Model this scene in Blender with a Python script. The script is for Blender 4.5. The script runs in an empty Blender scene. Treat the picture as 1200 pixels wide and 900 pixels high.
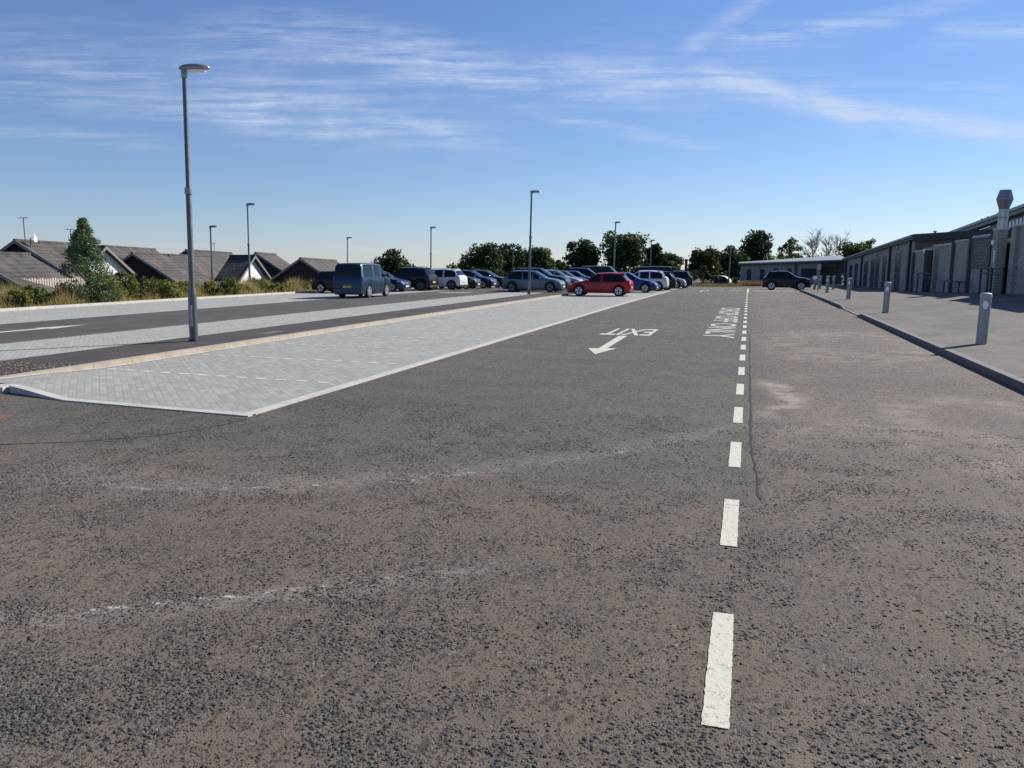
import bpy, bmesh, math, random
import numpy as np
from mathutils import Vector, Matrix

random.seed(7)
rng = np.random.default_rng(7)
PI = math.pi
SC = bpy.context.scene
COL = SC.collection

# ------------------------------------------------------------------ camera numbers
CAM_H, FPX = 1.85, 902.0
TH = math.atan(138 / FPX)                     # pitch down
PS = math.atan(278 / (FPX / math.cos(TH)))    # yaw to the left of the road direction (+Y)
FW = Vector((-math.sin(PS), math.cos(PS), 0)); RT = Vector((math.cos(PS), math.sin(PS), 0))


def sm(t):
    t = max(0.0, min(1.0, t))
    return t * t * (3 - 2 * t)


def zg(x, y):
    """height of the terrain"""
    yy = min(max(y, 30.0), 108.0)
    z = -.0001 * (yy - 30) ** 2
    if x < -31.5:
        z -= 2.8 * sm((-31.5 - x) / 8)
    if x > 5:
        z += sm((x - 5) / 7) * max(0, min(1, (62 - y) / 22)) * .5
    return z


def at(px, d):
    """ground-plan point seen in direction px at depth d"""
    u = (px - 600) / 912.4
    p = FW * d + RT * (u * d)
    return p.x, p.y


def x_at(px, y):
    u = (px - 600) / 912.4
    return y * (-math.sin(PS) + u * math.cos(PS)) / (math.cos(PS) + u * math.sin(PS))


def y_at(px, x):
    u = (px - 600) / 912.4
    return x * (math.cos(PS) + u * math.sin(PS)) / (-math.sin(PS) + u * math.cos(PS))


def x_to_px(x, y):
    d = x * FW.x + y * FW.y
    return 600 + 912.4 * (x * RT.x + y * RT.y) / d


def z_at(py, d):
    t = (450 - py) / FPX
    return CAM_H + d * (t * math.cos(TH) - math.sin(TH)) / (math.cos(TH) + t * math.sin(TH))


# ------------------------------------------------------------------ node helpers
class NT:
    def __init__(self, tree):
        self.t = tree; self.n = tree.nodes; self.l = tree.links

    def node(self, typ, **kw):
        n = self.n.new(typ)
        for k, v in kw.items():
            setattr(n, k, v)
        return n

    def put(self, sock, v):
        if isinstance(v, bpy.types.NodeSocket):
            self.l.new(v, sock)
        elif isinstance(v, (tuple, list)):
            if sock.type == 'RGBA' and len(v) == 3:
                v = (*v, 1)
            sock.default_value = v
        else:
            sock.default_value = v

    def m(self, op, a, b=0.0, c=0.0, clamp=False):
        n = self.node('ShaderNodeMath', operation=op); n.use_clamp = clamp
        self.put(n.inputs[0], a); self.put(n.inputs[1], b); self.put(n.inputs[2], c)
        return n.outputs[0]

    def mr(self, v, a, b, c=0.0, d=1.0, smooth=True):
        n = self.node('ShaderNodeMapRange'); n.interpolation_type = 'SMOOTHSTEP' if smooth else 'LINEAR'
        self.put(n.inputs[0], v)
        for i, q in enumerate((a, b, c, d)):
            self.put(n.inputs[i + 1], q)
        return n.outputs[0]

    def mix(self, f, a, b, mode='MIX'):
        n = self.node('ShaderNodeMix', data_type='RGBA', blend_type=mode)
        self.put(n.inputs[0], f); self.put(n.inputs[6], a); self.put(n.inputs[7], b)
        return n.outputs[2]

    def obj(self):
        return self.node('ShaderNodeTexCoord').outputs['Object']

    def pos(self):
        return self.node('ShaderNodeNewGeometry').outputs['Position']

    def island(self):
        return self.node('ShaderNodeNewGeometry').outputs['Random Per Island']

    def sep(self, v):
        n = self.node('ShaderNodeSeparateXYZ'); self.put(n.inputs[0], v); return n.outputs

    def comb(self, x, y, z=0.0):
        n = self.node('ShaderNodeCombineXYZ')
        for i, q in enumerate((x, y, z)):
            self.put(n.inputs[i], q)
        return n.outputs[0]

    def map(self, v, scale=(1, 1, 1), rot=(0, 0, 0), loc=(0, 0, 0)):
        n = self.node('ShaderNodeMapping'); self.put(n.inputs[0], v)
        n.inputs['Scale'].default_value = scale; n.inputs['Rotation'].default_value = rot
        n.inputs['Location'].default_value = loc
        return n.outputs[0]

    def noise(self, v, scale, detail=3.0, rough=.55, dist=0.0):
        n = self.node('ShaderNodeTexNoise'); self.put(n.inputs['Vector'], v)
        n.inputs['Scale'].default_value = scale; n.inputs['Detail'].default_value = detail
        n.inputs['Roughness'].default_value = rough; n.inputs['Distortion'].default_value = dist
        return n.outputs['Fac']

    def voro(self, v, scale, feature='F1'):
        n = self.node('ShaderNodeTexVoronoi', feature=feature); self.put(n.inputs['Vector'], v)
        n.inputs['Scale'].default_value = scale
        return n

    def bump(self, h, strength=.3, dist=.01):
        n = self.node('ShaderNodeBump'); self.put(n.inputs['Height'], h)
        n.inputs['Strength'].default_value = strength; n.inputs['Distance'].default_value = dist
        return n.outputs[0]


def new_mat(name):
    m = bpy.data.materials.new(name); m.use_nodes = True
    t = NT(m.node_tree)
    b = m.node_tree.nodes['Principled BSDF']
    return m, t, b


def simple(name, col, rough=.6, metal=0.0, var=.12, scale=6.0, coat=0.0, spec=.5):
    """painted / moulded surface with a little uneven tone"""
    m, t, b = new_mat(name)
    n = t.noise(t.obj(), scale, 4)
    c = t.mix(n, tuple(q * (1 - var) for q in col), tuple(min(1, q * (1 + var)) for q in col))
    t.put(b.inputs['Base Color'], c)
    t.put(b.inputs['Roughness'], t.mr(n, .3, .7, max(0, rough - .06), min(1, rough + .06)))
    b.inputs['Metallic'].default_value = metal
    b.inputs['Coat Weight'].default_value = coat
    b.inputs['Coat Roughness'].default_value = .04
    b.inputs['Specular IOR Level'].default_value = spec
    return m


def paint(name, col, metal=.35):
    m, t, b = new_mat(name)
    n = t.noise(t.obj(), 2.2, 4)
    d = t.mr(t.sep(t.obj())[2], .1, .5, .10, 0.0)          # road dust along the sills
    c = t.mix(t.m('MULTIPLY', d, n), col, (.22, .2, .17))
    t.put(b.inputs['Base Color'], c)
    b.inputs['Metallic'].default_value = metal
    t.put(b.inputs['Roughness'], t.mr(n, .3, .7, .28, .42))
    b.inputs['Coat Weight'].default_value = .3
    b.inputs['Specular IOR Level'].default_value = .35
    b.inputs['Coat Roughness'].default_value = .06
    return m


def leaf(name, dark, light, trans=.25):
    m, t, b = new_mat(name)
    r = t.island()
    n = t.noise(t.obj(), .55, 2)
    f = t.m('ADD', t.m('MULTIPLY', r, .6), t.m('MULTIPLY', n, .4))
    c = t.mix(f, dark, light)
    t.put(b.inputs['Base Color'], c)
    b.inputs['Roughness'].default_value = .6
    b.inputs['Specular IOR Level'].default_value = .25
    tr = t.node('ShaderNodeBsdfTranslucent'); t.put(tr.inputs[0], t.mix(.5, c, (light[0] * 1.5, light[1] * 1.6, light[2])))
    mx = t.node('ShaderNodeMixShader'); mx.inputs[0].default_value = trans
    t.l.new(b.outputs[0], mx.inputs[1]); t.l.new(tr.outputs[0], mx.inputs[2])
    out = m.node_tree.nodes['Material Output']; t.l.new(mx.outputs[0], out.inputs[0])
    return m


def brick(name, c1, c2, mortar, w=.225, h=.075):
    m, t, b = new_mat(name)
    s = t.sep(t.pos())
    v = t.comb(t.m('ADD', s[0], s[1]), s[2])
    n = t.node('ShaderNodeTexBrick'); t.put(n.inputs['Vector'], v)
    t.put(n.inputs['Color1'], c1); t.put(n.inputs['Color2'], c2); t.put(n.inputs['Mortar'], mortar)
    n.inputs['Scale'].default_value = 1.0
    n.inputs['Brick Width'].default_value = w; n.inputs['Row Height'].default_value = h
    n.inputs['Mortar Size'].default_value = .006
    g = t.noise(t.pos(), .7, 4)
    c = t.mix(t.mr(g, .3, .7, .0, .35), n.outputs[0], tuple(q * .6 for q in c1))
    t.put(b.inputs['Base Color'], c); b.inputs['Roughness'].default_value = .85
    t.put(b.inputs['Normal'], t.bump(n.outputs['Fac'], .4, -.006))
    return m


def glass(name, col=(.006, .008, .010), rough=.03):
    m, t, b = new_mat(name)
    n = t.noise(t.obj(), 1.3, 2)
    t.put(b.inputs['Base Color'], t.mix(n, tuple(q * .7 for q in col), tuple(q * 1.4 for q in col)))
    t.put(b.inputs['Roughness'], t.mr(n, .3, .7, rough, rough + .03))
    b.inputs['Specular IOR Level'].default_value = .28
    return m


# ------------------------------------------------------------------ mesh helpers
class MB:
    def __init__(self):
        self.v = []; self.f = []

    def add(self, vs, fs):
        k = len(self.v)
        self.v += [tuple(q) for q in vs]
        self.f += [tuple(i + k for i in q) for q in fs]

    def box(self, x0, x1, y0, y1, z0, z1, M=None):
        vs = [(x, y, z) for z in (z0, z1) for y in (y0, y1) for x in (x0, x1)]
        if M is not None:
            vs = [M @ Vector(q) for q in vs]
        self.add(vs, [(0, 2, 3, 1), (4, 5, 7, 6), (0, 1, 5, 4), (2, 6, 7, 3), (0, 4, 6, 2), (1, 3, 7, 5)])

    def rings(self, rings, cap=True, closed=True):
        n = len(rings[0]); vs = [q for r in rings for q in r]; fs = []
        for i in range(len(rings) - 1):
            for j in range(n if closed else n - 1):
                a = i * n + j; b = i * n + (j + 1) % n
                fs.append((a, b, b + n, a + n))
        if cap:
            fs.append(tuple(reversed(range(n)))); fs.append(tuple(range((len(rings) - 1) * n, len(rings) * n)))
        self.add(vs, fs)

    def lathe(self, prof, n=16, cx=0, cy=0, sx=1, sy=1):
        self.rings([[(cx + r * sx * math.cos(2 * PI * k / n), cy + r * sy * math.sin(2 * PI * k / n), z) for k in range(n)] for r, z in prof])

    def tube(self, pts, rad, n=8, cap=True):
        pts = [Vector(p) for p in pts]
        if not hasattr(rad, '__len__'):
            rad = [rad] * len(pts)
        rings = []
        for i, p in enumerate(pts):
            a = pts[max(0, i - 1)]; b = pts[min(len(pts) - 1, i + 1)]
            d = (b - a).normalized()
            s = Vector((0, 0, 1)) if abs(d.z) < .9 else Vector((1, 0, 0))
            u = d.cross(s).normalized(); w = d.cross(u)
            rings.append([p + (u * math.cos(2 * PI * k / n) + w * math.sin(2 * PI * k / n)) * rad[i] for k in range(n)])
        self.rings(rings, cap)

    def prism(self, poly, x0, x1, axis='x'):
        """polygon of (a, b) extruded; axis x: (x, a, b), axis y: (a, y, b)"""
        n = len(poly)
        mk = {'x': lambda t, q: (t, q[0], q[1]), 'y': lambda t, q: (q[0], t, q[1]), 'z': lambda t, q: (q[0], q[1], t)}[axis]
        self.add([mk(x0, q) for q in poly] + [mk(x1, q) for q in poly],
                 [tuple(range(n)), tuple(reversed(range(n, 2 * n)))] + [((i + 1) % n, i, i + n, (i + 1) % n + n) for i in range(n)])

    def build(self, name, mat, parent=None, smooth=False, bevel=0.0):
        me = bpy.data.meshes.new(name)
        me.from_pydata(self.v, [], self.f)
        bm = bmesh.new(); bm.from_mesh(me)
        bmesh.ops.recalc_face_normals(bm, faces=bm.faces[:])
        if bevel:
            bmesh.ops.bevel(bm, geom=[e for e in bm.edges if e.calc_face_angle(0) > .5], offset=bevel, segments=2, affect='EDGES', profile=.6)
        bm.to_mesh(me); bm.free()
        if smooth:
            me.polygons.foreach_set('use_smooth', [True] * len(me.polygons))
            me.set_sharp_from_angle(angle=math.radians(38))
        o = bpy.data.objects.new(name, me); COL.objects.link(o)
        me.materials.append(mat)
        if parent:
            o.parent = parent
        return o


def raw(name, verts, faces4, mat, parent=None):
    """fast mesh from numpy arrays (quads or tris)"""
    k = faces4.shape[1]
    me = bpy.data.meshes.new(name)
    me.vertices.add(len(verts)); me.vertices.foreach_set('co', verts.astype(np.float32).ravel())
    me.loops.add(faces4.size); me.loops.foreach_set('vertex_index', faces4.astype(np.int32).ravel())
    me.polygons.add(len(faces4))
    me.polygons.foreach_set('loop_start', np.arange(0, faces4.size, k, dtype=np.int32))
    me.update(calc_edges=True); me.validate()
    o = bpy.data.objects.new(name, me); COL.objects.link(o)
    me.materials.append(mat)
    if parent:
        o.parent = parent
    return o


def tag(o, label=None, cat=None, group=None, kind=None):
    if label: o['label'] = label
    if cat: o['category'] = cat
    if group: o['group'] = group
    if kind: o['kind'] = kind
    return o


def thing(name, loc, rz, label, cat, group=None):
    o = bpy.data.objects.new(name, None); COL.objects.link(o)
    o.location = loc; o.rotation_euler = (0, 0, rz)
    o.empty_display_size = .2
    return tag(o, label, cat, group)


def dup(root, loc, label, rz=None):
    def cp(o, p):
        c = o.copy(); COL.objects.link(c)
        if p is not None:
            c.parent = p
        for ch in [q for q in kids.get(o.name, [])]:
            cp(ch, c)
        return c
    kids = {}
    for o in list(COL.objects):
        if o.parent:
            kids.setdefault(o.parent.name, []).append(o)
    r = cp(root, None); r.location = loc
    if rz is not None:
        r.rotation_euler.z = rz
    r['label'] = label
    return r


def sheet(name, xl, xr, y0, y1, off, mat, step=2.0, nx=1, parent=None, kind='structure', thick=0.0):
    """ground-following strip between x=xl and x=xr (numbers or functions of y)"""
    fx = (lambda q: (lambda y: q)) if True else None
    L = xl if callable(xl) else fx(xl); R = xr if callable(xr) else fx(xr)
    O = off if callable(off) else (lambda x, y: off)
    ny = max(1, int(round((y1 - y0) / step)))
    mb = MB(); vs = []; fs = []
    for i in range(ny + 1):
        y = y0 + (y1 - y0) * i / ny
        for j in range(nx + 1):
            x = L(y) + (R(y) - L(y)) * j / nx
            vs.append((x, y, zg(x, y) + O(x, y)))
    for i in range(ny):
        for j in range(nx):
            a = i * (nx + 1) + j
            fs.append((a, a + 1, a + nx + 2, a + nx + 1))
    if thick:
        n = len(vs)
        vs += [(x, y, z - thick) for x, y, z in vs]
        fs += [tuple(n + q for q in reversed(f)) for f in fs]
        w = nx + 1
        for i in range(ny):
            a, b = i * w, (i + 1) * w
            fs.append((a, b, b + n, a + n)); a, b = a + nx, b + nx
            fs.append((b, a, a + n, b + n))
        for a0 in (0, ny * w):
            for j in range(nx):
                fs.append((a0 + j, a0 + j + 1, a0 + j + 1 + n, a0 + j + n))
    mb.add(vs, fs)
    o = mb.build(name, mat, parent)
    if parent is None and kind:
        o['kind'] = kind
    return o


# ------------------------------------------------------------------ surface materials
def asphalt_main():
    m, t, b = new_mat('worn_asphalt')
    p = t.pos(); s = t.sep(p); x, y = s[0], s[1]
    # chippings showing through dust
    v = t.voro(p, 85.0); v2 = t.voro(p, 150.0)
    patch = t.noise(p, 1.5, 5, .65)
    patch2 = t.noise(p, .33, 3)
    cellr = t.sep(v.outputs['Color'])[0]
    th = t.m('ADD', t.m('MULTIPLY', patch, 1.35), t.m('MULTIPLY', t.m('SUBTRACT', patch2, .5), .55))
    far = t.mr(y, 4.0, 16.0, .0, .14)
    stone = t.mr(t.m('SUBTRACT', th, t.m('MULTIPLY', cellr, .62)), .38, .46)
    shape = t.mr(v.outputs['Distance'], .36, .55, 1.0, .0)
    stone = t.m('MULTIPLY', stone, shape)
    stonec = t.mix(t.sep(v.outputs['Color'])[1], (.028, .028, .027), (.085, .083, .078))
    # left carriageway is newer and greyer, the rest is browner with dust
    newer = t.m('MULTIPLY', t.mr(x, .06, .14, 1.0, 0.0), t.mr(y, 5.6, 6.9, 0.0, 1.0))
    wob = t.noise(p, .5, 4)
    dust = t.mix(newer, t.mix(wob, (.154, .119, .088), (.226, .179, .134)), t.mix(wob, (.132, .118, .091), (.172, .154, .120)))
    big = t.noise(p, .16, 4)
    dust = t.mix(t.mr(big, .35, .7, 0, .45), dust, (.232, .188, .145))
    lane = t.m('MULTIPLY', t.mr(x, .1, .9), t.m('MULTIPLY', t.mr(y, 5.0, 9.0), t.mr(t.noise(p, .28, 5, .6), .36, .62, .25, .85)))
    dust = t.mix(lane, dust, (.265, .216, .166))
    fine = t.noise(p, 210, 2)
    dust = t.mix(t.mr(fine, .3, .7, 0, .5), dust, (.062, .056, .05))
    mid = t.noise(t.map(p, (1, .35, 1)), 7.0, 5, .7)
    dust = t.mix(t.mr(mid, .45, .75, 0, .35), dust, (.07, .066, .062))
    v3 = t.voro(p, 34.0); v4 = t.voro(t.map(p, (1, .55, 1)), 16.0)
    spot = t.m('MULTIPLY', t.mr(t.sep(v3.outputs['Color'])[0], .46, .54), t.mr(v3.outputs['Distance'], .28, .5, 1, 0))
    spot2 = t.m('MULTIPLY', t.mr(t.sep(v4.outputs['Color'])[0], .58, .66), t.mr(v4.outputs['Distance'], .2, .5, 1, 0))
    sc = t.m('MULTIPLY', t.m('MAXIMUM', spot, t.m('MULTIPLY', spot2, .8)), t.mr(t.noise(p, .9, 4), .3, .65, .34, .88))
    dust = t.mix(sc, dust, (.036, .034, .031))
    lite = t.m('MULTIPLY', t.mr(t.sep(v3.outputs['Color'])[1], .9, .94), t.mr(v3.outputs['Distance'], .15, .4, 1, 0))
    dust = t.mix(t.m('MULTIPLY', lite, .6), dust, (.36, .335, .29))
    c = t.mix(t.m('MULTIPLY', stone, .92), dust, stonec)
    # pale scuff lines left by tyres and scraped kerb dust: shallow curves across the road
    br = t.noise(t.map(p, (2.2, 6, 1)), 2.6, 5, .7)
    total = None
    for (a0, a1, a2, w, amp, th0, xa, xb) in ((9.126, 1.506, .14, .12, .75, .51, -5.6, -.2), (9.25, 1.506, .14, .55, .11, .36, -6.5, .4), (5.773, 1.06, .08, .055, .9, .47, -4.0, -1.7), (5.70, 1.06, .08, .25, .15, .4, -4.3, -1.2), (5.35, .75, .05, .09, .6, .55, -1.7, -.2)):
        yc = t.m('ADD', a0, t.m('ADD', t.m('MULTIPLY', x, a1), t.m('MULTIPLY', t.m('MULTIPLY', x, x), a2)))
        d = t.m('ABSOLUTE', t.m('SUBTRACT', t.m('ADD', y, t.m('MULTIPLY', t.m('SUBTRACT', wob, .5), .3)), yc))
        k = t.m('MULTIPLY', t.mr(d, 0, w, 1, 0), t.mr(br, th0, th0 + .17, 0, amp))
        k = t.m('MULTIPLY', k, t.m('MULTIPLY', t.mr(x, xa, xa + .5), t.mr(x, xb - .5, xb, 1, 0)))
        total = k if total is None else t.m('MAXIMUM', total, k)
    # limited to where the lines exist
    c = t.mix(total, c, (.60, .57, .51))
    # broad dusty swirls on the right hand lane
    sw = None
    for cx, cy, r, w, amp in ((-.22, 11.5, .86, .38, 1.0), (2.9, 9.8, 1.1, .5, .42), (1.6, 5.6, 2.2, .5, .35), (2.4, 20., 1.6, 1.2, .4)):
        dx = t.m('SUBTRACT', x, cx); dy = t.m('MULTIPLY', t.m('SUBTRACT', y, cy), .55)
        rr = t.m('SQRT', t.m('ADD', t.m('MULTIPLY', dx, dx), t.m('MULTIPLY', dy, dy)))
        k = t.mr(t.m('ABSOLUTE', t.m('SUBTRACT', rr, r)), 0, w, amp, 0)
        k = t.m('MULTIPLY', k, t.mr(t.noise(p, 1.7, 5, .65),   .37, .62))
        sw = k if sw is None else t.m('MAXIMUM', sw, k)
    sw = t.m('MULTIPLY', sw, t.mr(x, .05, .5))
    c = t.mix(sw, c, (.39, .33, .26))
    t.put(b.inputs['Base Color'], c)
    t.put(b.inputs['Roughness'], t.m('SUBTRACT', .95, t.m('MULTIPLY', stone, .5)))
    b.inputs['Specular IOR Level'].default_value = .3
    hgt = t.m('ADD', t.m('MULTIPLY', stone, 1.0), t.m('ADD', t.m('MULTIPLY', fine, .3), t.m('MULTIPLY', t.m('SUBTRACT', 1.0, v2.outputs['Distance']), .22)))
    t.put(b.inputs['Normal'], t.bump(hgt, .9, .012))
    return m


def asphalt_plain(name, c0, c1, scale=120):
    m, t, b = new_mat(name)
    p = t.pos()
    n = t.noise(p, .6, 5); f = t.noise(p, scale, 2); q = t.noise(t.map(p, (1, .4, 1)), 5, 4)
    c = t.mix(t.mr(n, .3, .7), c0, c1)
    c = t.mix(t.mr(f, .35, .7, 0, .5), c, tuple(a * .55 for a in c0))
    c = t.mix(t.mr(q, .5, .75, 0, .35), c, tuple(a * 1.3 for a in c1))
    t.put(b.inputs['Base Color'], c); b.inputs['Roughness'].default_value = .9
    b.inputs['Specular IOR Level'].default_value = .3
    t.put(b.inputs['Normal'], t.bump(f, .5, .008))
    return m


def pavers(name, base, k=1.0):
    m, t, b = new_mat(name)
    p = t.pos()
    v = t.map(p, (1, 1, 1), (0, 0, PI / 4))
    n = t.node('ShaderNodeTexBrick'); t.put(n.inputs['Vector'], v)
    t.put(n.inputs['Color1'], tuple(q * .82 for q in base)); t.put(n.inputs['Color2'], tuple(q * 1.1 for q in base))
    t.put(n.inputs['Mortar'], tuple(q * .72 for q in base))
    n.inputs['Scale'].default_value = 1.0; n.inputs['Brick Width'].default_value = .2; n.inputs['Row Height'].default_value = .1
    n.inputs['Mortar Size'].default_value = .005; n.inputs['Bias'].default_value = -.1
    big = t.noise(p, .45, 4); st = t.noise(t.map(p, (1, .3, 1), (0, 0, .5)), 2.2, 5, .65)
    c = t.mix(t.mr(big, .35, .7, 0, .4), n.outputs[0], tuple(q * .78 for q in base))
    c = t.mix(t.mr(st, .5, .78, 0, .4), c, tuple(q * 1.22 for q in base))
    dirt = t.noise(p, 3.3, 6, .75)
    c = t.mix(t.mr(dirt, .60, .74, 0, .55), c, (.16, .14, .115))
    oil = t.noise(p, 1.1, 3, .5); c = t.mix(t.mr(oil, .68, .74, 0, .45), c, (.10, .095, .085))
    c = t.mix(t.mr(t.voro(p, 9.0).outputs['Distance'], .06, .10, .6, 0), c, (.10, .09, .075))
    t.put(b.inputs['Base Color'], c); b.inputs['Roughness'].default_value = .85
    t.put(b.inputs['Normal'], t.bump(n.outputs['Fac'], .5, -.006))
    return m


def concrete(name, col, joint=0.0):
    m, t, b = new_mat(name)
    p = t.pos(); s = t.sep(p)
    n = t.noise(p, 3.0, 6, .65); f = t.noise(p, 60, 2)
    c = t.mix(t.mr(n, .3, .7), tuple(q * .78 for q in col), col)
    c = t.mix(t.mr(f, .45, .75, 0, .3), c, tuple(q * .6 for q in col))
    if joint:
        fr = t.m('FRACT', t.m('DIVIDE', s[1], joint))
        c = t.mix(t.mr(t.m('ABSOLUTE', t.m('SUBTRACT', fr, .5)), .485, .492, 0, .5), c, tuple(q * .4 for q in col))
    t.put(b.inputs['Base Color'], c); b.inputs['Roughness'].default_value = .85
    t.put(b.inputs['Normal'], t.bump(n, .25, .01))
    return m


def road_paint(name, col, wear=.5):
    m, t, b = new_mat(name)
    p = t.pos()
    n = t.noise(p, 26, 5, .75); g = t.noise(p, 95, 3, .7)
    c = t.mix(t.mr(n, .4, .7, 0, .25), col, tuple(q * .75 for q in col))
    c = t.mix(t.mr(t.m('ADD', t.m('MULTIPLY', n, .5), t.m('MULTIPLY', g, .5)), .54, .61, 0, wear), c, (.12, .11, .095))
    t.put(b.inputs['Base Color'], c); b.inputs['Roughness'].default_value = .8
    t.put(b.inputs['Normal'], t.bump(g, .4, .006))
    return m


def roof_tiles(name, c0, c1):
    m, t, b = new_mat(name)
    s = t.sep(t.obj())
    v = t.comb(s[1], t.m('MULTIPLY', s[2], 1.75))
    n = t.node('ShaderNodeTexBrick'); t.put(n.inputs['Vector'], v)
    t.put(n.inputs['Color1'], c0); t.put(n.inputs['Color2'], c1); t.put(n.inputs['Mortar'], tuple(q * .3 for q in c0))
    n.inputs['Scale'].default_value = 1.0; n.inputs['Brick Width'].default_value = .33; n.inputs['Row Height'].default_value = .34
    n.inputs['Mortar Size'].default_value = .028
    g = t.noise(t.obj(), .8, 5, .65)
    c = t.mix(t.mr(g, .4, .7, 0, .6), n.outputs[0], tuple(q * 1.7 for q in c1))
    g2 = t.noise(t.map(t.obj(), (1, 1, .2)), 3.0, 4)
    c = t.mix(t.mr(g2, .5, .75, 0, .4), c, (.05, .05, .035))
    t.put(b.inputs['Base Color'], c); b.inputs['Roughness'].default_value = .9
    t.put(b.inputs['Normal'], t.bump(n.outputs['Fac'], .6, -.03))
    return m


def ground_mat():
    m, t, b = new_mat('rough_grass_ground')
    p = t.pos(); n = t.noise(p, .12, 6, .65); f = t.noise(p, 9, 4, .7)
    c = t.mix(t.mr(n, .35, .65), (.05, .06, .022), (.11, .098, .048))
    c = t.mix(t.mr(f, .4, .7, 0, .6), c, (.05, .055, .02))
    t.put(b.inputs['Base Color'], c); b.inputs['Roughness'].default_value = .95
    t.put(b.inputs['Normal'], t.bump(f, .6, .05))
    return m


def mulch_mat():
    m, t, b = new_mat('bark_mulch')
    p = t.pos(); v = t.voro(t.map(p, (1, 1.4, 1)), 26)
    r = t.sep(v.outputs['Color'])[0]
    c = t.mix(r, (.035, .022, .017), (.13, .085, .065))
    c = t.mix(t.mr(r, .86, .9), c, (.42, .36, .3))
    t.put(b.inputs['Base Color'], c); b.inputs['Roughness'].default_value = .95
    t.put(b.inputs['Normal'], t.bump(t.m('ADD', r, t.m('SUBTRACT', 1, v.outputs['Distance'])), 1.0, .04))
    return m


M_road = asphalt_main()
M_path = asphalt_plain('dark_path_asphalt', (.062, .058, .053), (.09, .084, .076))
M_road2 = asphalt_plain('far_road_asphalt', (.078, .072, .066), (.108, .100, .09))
M_pave = asphalt_plain('footway_asphalt', (.118, .104, .088), (.19, .168, .142))
M_seam = asphalt_plain('bitumen_seam', (.028, .027, .026), (.045, .043, .04))
M_pav = pavers('grey_block_paving', (.345, .342, .296))
M_pav2 = pavers('pale_block_paving', (.37, .366, .32))
M_kerb_cream = concrete('cream_kerb', (.45, .375, .29), .915)
M_kerb_white = concrete('white_kerb', (.56, .535, .47), .915)
M_kerb_grey = concrete('grey_kerb', (.16, .152, .14), .915)
M_white = road_paint('white_road_paint', (.60, .565, .465), .85)
M_white2 = road_paint('worn_white_road_paint', (.50, .49, .45), .9)
M_yellow = road_paint('faded_yellow_road_paint', (.62, .56, .25), .8)
M_yellow2 = road_paint('dusty_yellow_road_paint', (.36, .33, .22), .9)
M_whiteblock = concrete('white_paving_block', (.74, .73, .70))
M_ground = ground_mat()
M_mulch = mulch_mat()
M_rust = simple('rusty_iron', (.19, .095, .062), .85, 0, .35, 30)
M_galv = simple('galvanised_steel', (.125, .13, .132), .42, .5, .14, 9)
M_galv_d = simple('dull_galvanised_steel', (.26, .27, .28), .5, .6, .16, 7)
M_black = simple('black_steel', (.014, .015, .017), .5, 0, .2)
M_rubber = simple('tyre_rubber', (.014, .014, .015), .85, 0, .25)
M_trim = simple('black_plastic', (.018, .018, .02), .6, 0, .2)
M_alloy = simple('alloy', (.50, .51, .53), .35, .6, .1)
M_alloy_d = simple('dark_alloy', (.16, .16, .17), .4, .6, .1)
M_carglass = glass('car_glass')
M_winglass = glass('window_glass', (.012, .022, .042), .30)
M_lens = simple('clear_lens', (.62, .64, .66), .12, .1, .05, 6, 1.0)
M_red = simple('red_lens', (.42, .012, .012), .18, 0, .1, 6, 1.0)
M_plate = simple('yellow_plate', (.62, .50, .08), .5, 0, .06)
M_platew = simple('white_plate', (.72, .72, .70), .5, 0, .06)
M_bollard = simple('grey_powder_coat', (.28, .295, .315), .36, .5, .12, 9)
M_whitelens = simple('white_lamp_lens', (.88, .89, .90), .25, 0, .03)
M_lampgrey = simple('lamp_housing', (.34, .35, .36), .4, .5, .1)
M_brick = brick('grey_brown_brick', (.32, .285, .245), (.42, .378, .328), (.45, .41, .36))
M_brick2 = brick('brown_brick', (.15, .105, .08), (.20, .14, .105), (.2, .18, .16))
M_brickw = brick('pale_grey_brick', (.31, .285, .26), (.40, .37, .34), (.42, .40, .37))
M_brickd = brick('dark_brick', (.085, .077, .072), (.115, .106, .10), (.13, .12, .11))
M_coping = concrete('pale_coping', (.62, .62, .60))
M_fascia = simple('anthracite_fascia', (.045, .052, .055), .5, .2, .15)
M_roofmetal = simple('pale_metal_roof', (.30, .31, .315), .5, .2, .1, 3)
M_cladding = simple('grey_cladding', (.13, .14, .14), .5, .3, .12)
M_frame = simple('dark_window_frame', (.03, .034, .04), .45, .2, .15)
M_pane = simple('pale_panel', (.72, .76, .78), .3, 0, .06)
M_bluedoor = simple('navy_door', (.02, .03, .085), .5, 0, .2)
M_steel = simple('stainless_flue', (.26, .28, .31), .24, .9, .1, 4)
M_render = concrete('white_render', (.82, .81, .77))
M_timber = simple('dark_brown_boarding', (.035, .022, .022), .8, 0, .3, 12)
M_tile = roof_tiles('brown_grey_tiles', (.060, .050, .043), (.088, .075, .065))
M_tile2 = roof_tiles('weathered_tiles', (.052, .045, .041), (.078, .068, .062))
M_barge = simple('white_bargeboard', (.22, .21, .195), .6, 0, .1)
M_fence = simple('cream_timber', (.52, .45, .36), .85, 0, .2, 14)
M_bark = simple('tree_bark', (.06, .05, .04), .95, 0, .35, 8)
M_barkpale = simple('pale_bark', (.46, .43, .38), .95, 0, .3, 8)
M_lf_dark = leaf('leaf_dark', (.015, .028, .010), (.072, .098, .030), .22)
M_lf_mid = leaf('leaf_mid', (.026, .044, .014), (.100, .130, .042), .25)
M_lf_light = leaf('leaf_light', (.035, .055, .016), (.105, .125, .04), .3)
M_lf_birch = leaf('leaf_birch', (.05, .085, .042), (.165, .215, .105), .2)
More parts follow.
